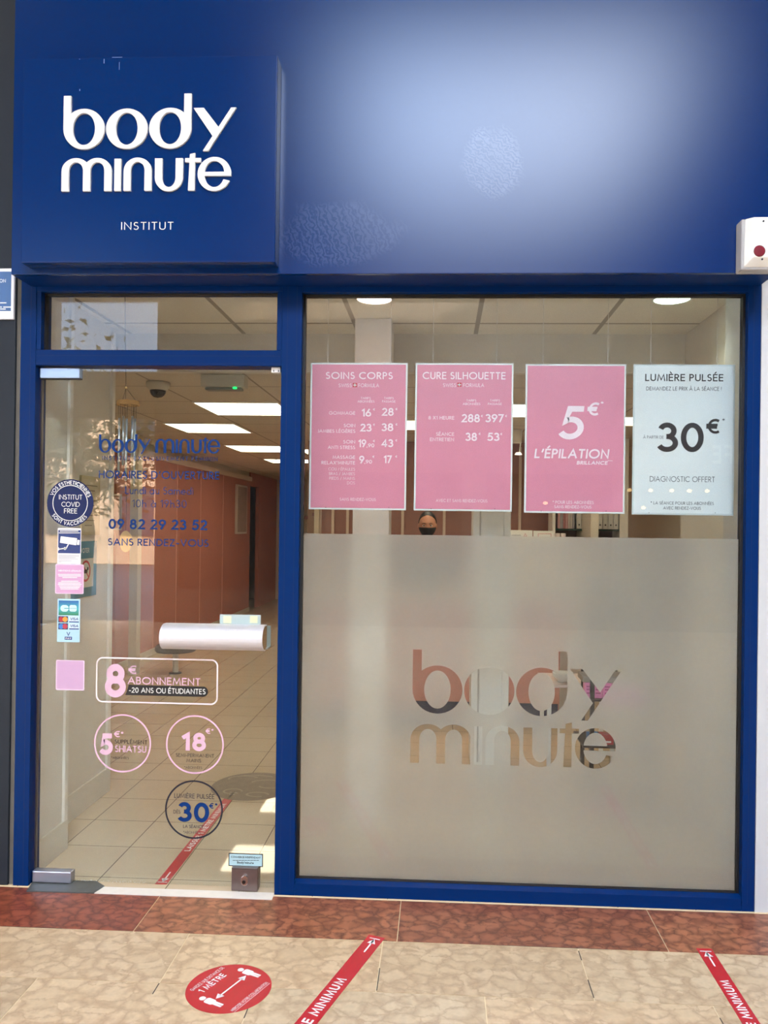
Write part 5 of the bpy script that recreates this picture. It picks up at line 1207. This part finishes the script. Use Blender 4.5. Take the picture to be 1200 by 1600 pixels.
# head: sculpted from a sphere
def head_mesh():
    mb = MB(); mb.ell((0, 0, 0), (.073, .092, .112), 40, 30)
    out = []
    for (x, y, z) in mb.v:
        if z < 0: k = 1-.34*(-z/.112)**1.3; x *= k; y = y*(1-.12*(-z/.112)) if y > 0 else y
        if y < 0:
            y *= .96
            for s in (-1, 1):                                   # eye sockets and cheeks
                d = ((x-s*.030)/.019)**2+((z-.004)/.013)**2; y += .008*math.exp(-d)
                d = ((x-s*.036)/.022)**2+((z+.030)/.024)**2; y -= .004*math.exp(-d)
            d = (x/.010)**2+((z+.018)/.024)**2; y -= .020*math.exp(-d)      # nose
            d = (x/.045)**2+((z-.024)/.008)**2; y -= .004*math.exp(-d)      # brow
            d = (x/.024)**2+((z+.062)/.010)**2; y -= .006*math.exp(-d)      # lips
            d = (x/.022)**2+((z+.098)/.014)**2; y -= .008*math.exp(-d)      # chin
        out.append((x, y, z))
    mb.v = out; return mb
place3 = lambda p: Vector((p.x+X0, p.y+HY, p.z+hc.z-.006))
hdm = head_mesh().xf(place3).build('head', SKIN, smooth=True); under(hdm, pr_)
for s in (-1, 1):
    sub(MB().ell((s*.074, .008, -.004), (.008, .016, .027), 12, 10).xf(place3).build('ear', SKIN, smooth=True), hdm)
    sub(MB().ell((s*.029, -.0745, .004), (.0125, .006, .0062), 16, 10).xf(place3).build('eye', mat('eye_white', (206, 200, 196), .3), smooth=True), hdm)
    sub(MB().ell((s*.029, -.0795, .004), (.0056, .002, .0056), 12, 8).xf(place3).build('iris', mat('dark_iris', (24, 16, 12), .2), smooth=True), hdm)
    sub(MB().tube([(s*.014, -.088, .020), (s*.03, -.086, .0245), (s*.046, -.076, .019)], [.002, .0028, .0014], 8).xf(place3).build('eyebrow', HAIR, smooth=True), hdm)
def hair_v(p):
    return p
mbh = MB(); mbh.ell((0, .018, .022), (.077, .092, .106), 36, 26)
vv = []
for (x, y, z) in mbh.v:
    if z < .085: y = max(y, .012-.075*max(0, min(1, (z-.040)/.045)))
    vv.append((x, y, max(z, -.075)))
mbh.v = vv
hh = under(mbh.xf(place3).build('hair', HAIR, smooth=True), pr_)
sub(MB().ell((0, .115, .045), (.042, .036, .040), 20, 14).xf(place3).build('bun', HAIR, smooth=True), hh)
mk = head_mesh(); mk.v = [(x*1.05, (y-.0045) if y < 0 else y*1.02, z) for (x, y, z) in mk.v]
keep = []
for f in mk.f:
    c = [sum(mk.v[i][k] for i in f)/4 for k in range(3)]
    if c[1] < -.022 and -.100 < c[2] < -.010+.0*c[0]: keep.append(f)
mk.f = keep; mko = under(mk.xf(place3).build('face_mask', MASK, smooth=True), pr_); mko['label'] = 'black face mask'
sd = mko.modifiers.new('s', 'SOLIDIFY'); sd.thickness = .0015

# ------------------------------------------------------------------ across the arcade (it lights the shopfront and shows in the glass)
ROOFM = mat('arcade_roof_timber', (96, 84, 74), .8, var=.05); OPP = mat('opposite_wall_stone', (118, 100, 84), .7, var=.06, vscale=3)
SK = (.6, 4.1, -8.3, -4.7)
st(box('ceiling', (-9, SK[3], ROOF), (11, .4, ROOF+.2), ROOFM)); st(box('ceiling', (-9, -8.6, ROOF), (SK[0], SK[3]-.001, ROOF+.2), ROOFM)); st(box('ceiling', (SK[1], -8.6, ROOF), (11, SK[3]-.001, ROOF+.2), ROOFM))
st(box('ceiling', (SK[0]+.001, -8.6, ROOF), (SK[1]-.001, SK[2], ROOF+.2), ROOFM))
st(box('wall_back', (7.52, -8.6, 0), (7.7, -.1, ROOF-.01), mat('arcade_end_wall', (196, 188, 176), .7)))
for (x, y) in ARC_LAMPS:
    r = thing('arcade_lamp', 'long rectangular lamp under the arcade roof', 'ceiling light', (x, y, ROOF), 'lamps under the arcade roof')
    under(box('housing', (x-1.12, y-.47, ROOF-.14), (x+1.12, y+.47, ROOF-.002), WHITE, bevel=.01), r)
    under(box('diffuser', (x-1.1, y-.45, ROOF-.152), (x+1.1, y+.45, ROOF-.1405), emit('lamp_diffuser', (255, 246, 232), 3)), r)
opp = thing('wall_back', None, None, (2, -8.5, 0)); st(opp)
SB = (2.28, 2.95)
under(box('upper_wall', (-2.6, -8.6, SB[1]), (7.5, -8.45, ROOF-.01), OPP), opp); under(box('base_wall', (-2.6, -8.6, 0), (7.5, -8.45, .5), OPP), opp)
for x in (-2.6, -.3, 2.0, 4.2, 6.4): under(box('pier', (x, -8.6, .5), (x+.35, -8.45, SB[1]), OPP), opp)
under(box('sign_band', (-2.6, -8.44, SB[0]), (7.5, -8.40, SB[1]), mat('sign_band_brown', (120, 84, 70), .5)), opp)
under(box('shop_glass', (-2.59, -8.56, .5), (7.5, -8.54, SB[1]-.01), mat('dark_shop_glass', (46, 40, 38), .5)), opp)
F = Flat((0, -8.395, 0), (-1, 0, 0), (0, 0, 1))
F.text('CAFE', -6.35, -5.6, 2.45, .27, .17, .2)
under(F.build('sign_lettering', mat('pale_sign_letters', (226, 210, 186), .5)), opp)
for (x, z) in ((4.4, 2.05), (4.7, 2.05), (5.0, 2.05), (5.25, 2.05), (5.5, 2.05), (3.2, 1.85), (4.6, 1.8)):
    o = tag(MB().ell((0, 0, 0), (.035, .035, .025), 12, 8).build('hanging_bulb', emit('warm_bulb', (255, 214, 150), 9), smooth=True), 'small warm bulb in the café across the arcade', 'bulb', 'warm bulbs across the arcade'); o.location = (x, -8.30, z)
    MBc = MB().tube([(0, 0, .02), (0, 0, SB[0]-z+.3)], .004, 5).build('cable', BKV); MBc.parent = o
st(box('trim_12', (-9, -8.6, 4.95), (-2.61, -8.4, ROOF-.01), OPP))  # unseen beam added to block sky that washed out the sign's blue
st(box('trim_9', (-9, -8.6, 3.05), (-2.61, -8.4, 3.75), OPP)); st(box('trim_10', (-4.75, -8.6, 0), (-4.35, -8.4, 3.04), OPP)); st(box('trim_11', (-4.75, -8.6, 3.76), (-4.15, -8.4, 4.94), OPP))
st(box('wall_left', (-9.2, -8.6, 0), (-9.0, .4, ROOF-.01), OPP))
st(box('ground', (-30, -40, -.08), (20, -8.62, -.02), mat('street_paving', (74, 70, 66), .8, var=.1)))
# street building and trees
FB = thing('apartment_building', 'beige apartment building across the street, seen as a reflection', 'building', (-12, -24, 0))
under(box('facade', (-24, -26, 0), (-1, -24, 5.6), mat('beige_facade', (222, 178, 140), .8, var=.05, vscale=1)), FB)
for i in range(8):
    for j in range(2):
        under(box('window', (-22.5+2.6*i, -23.99, 1+2.8*j), (-21.3+2.6*i, -23.93, 2.7+2.8*j), mat('dark_pane', (60, 66, 74), .15)), FB)
BARK = mat('bark', (130, 108, 84), .9, var=.2, bump=.5); LEAF = mat('leaf_green', (88, 96, 48), .7, var=.35, vscale=1.5)
def tree(x, y, h, seed, lbl):
    random.seed(seed); r = thing('tree', lbl, 'tree', (x, y, -.02))
    mb = MB(); tips = []
    mb.tube([(x, y, -.02), (x+.1, y, h*.25), (x-.05, y+.1, h*.5), (x, y, h*.7)], [.16, .13, .1, .06], 8)
    for k in range(13):
        a = random.uniform(0, 2*PI); z0 = h*random.uniform(.28, .65); L = random.uniform(.9, 1.9); e = (x+L*math.cos(a), y+L*math.sin(a), z0+random.uniform(.5, 1.3))
        m_ = (x+L*.45*math.cos(a), y+L*.45*math.sin(a), z0+.5); mb.tube([(x, y, z0), m_, e], [.05, .035, .012], 6); tips += [e, m_]
    under(mb.build('trunk', BARK, smooth=True), r)
    lf_ = MB()
    for k in range(2600):
        t = random.choice(tips); c = Vector(t)+Vector((random.gauss(0, .38), random.gauss(0, .38), random.gauss(0, .34)))
        u = Vector((random.gauss(0, 1), random.gauss(0, 1), random.gauss(0, 1))).normalized(); v = u.orthogonal().normalized(); s = random.uniform(.05, .1)
        lf_.poly([c-u*s, c+v*s*.5, c+u*s, c-v*s*.5])
    under(lf_.build('foliage', LEAF, norm=False), r)
tree(-5.4, -12.2, 5.2, 5, 'leafy street tree behind the arcade pillar'); tree(-2.2, -17.5, 5.6, 8, 'broad street tree in front of the beige building'); tree(-9.4, -17.2, 5.8, 2, 'pale street tree farthest to the side')
bpy.context.view_layer.update()
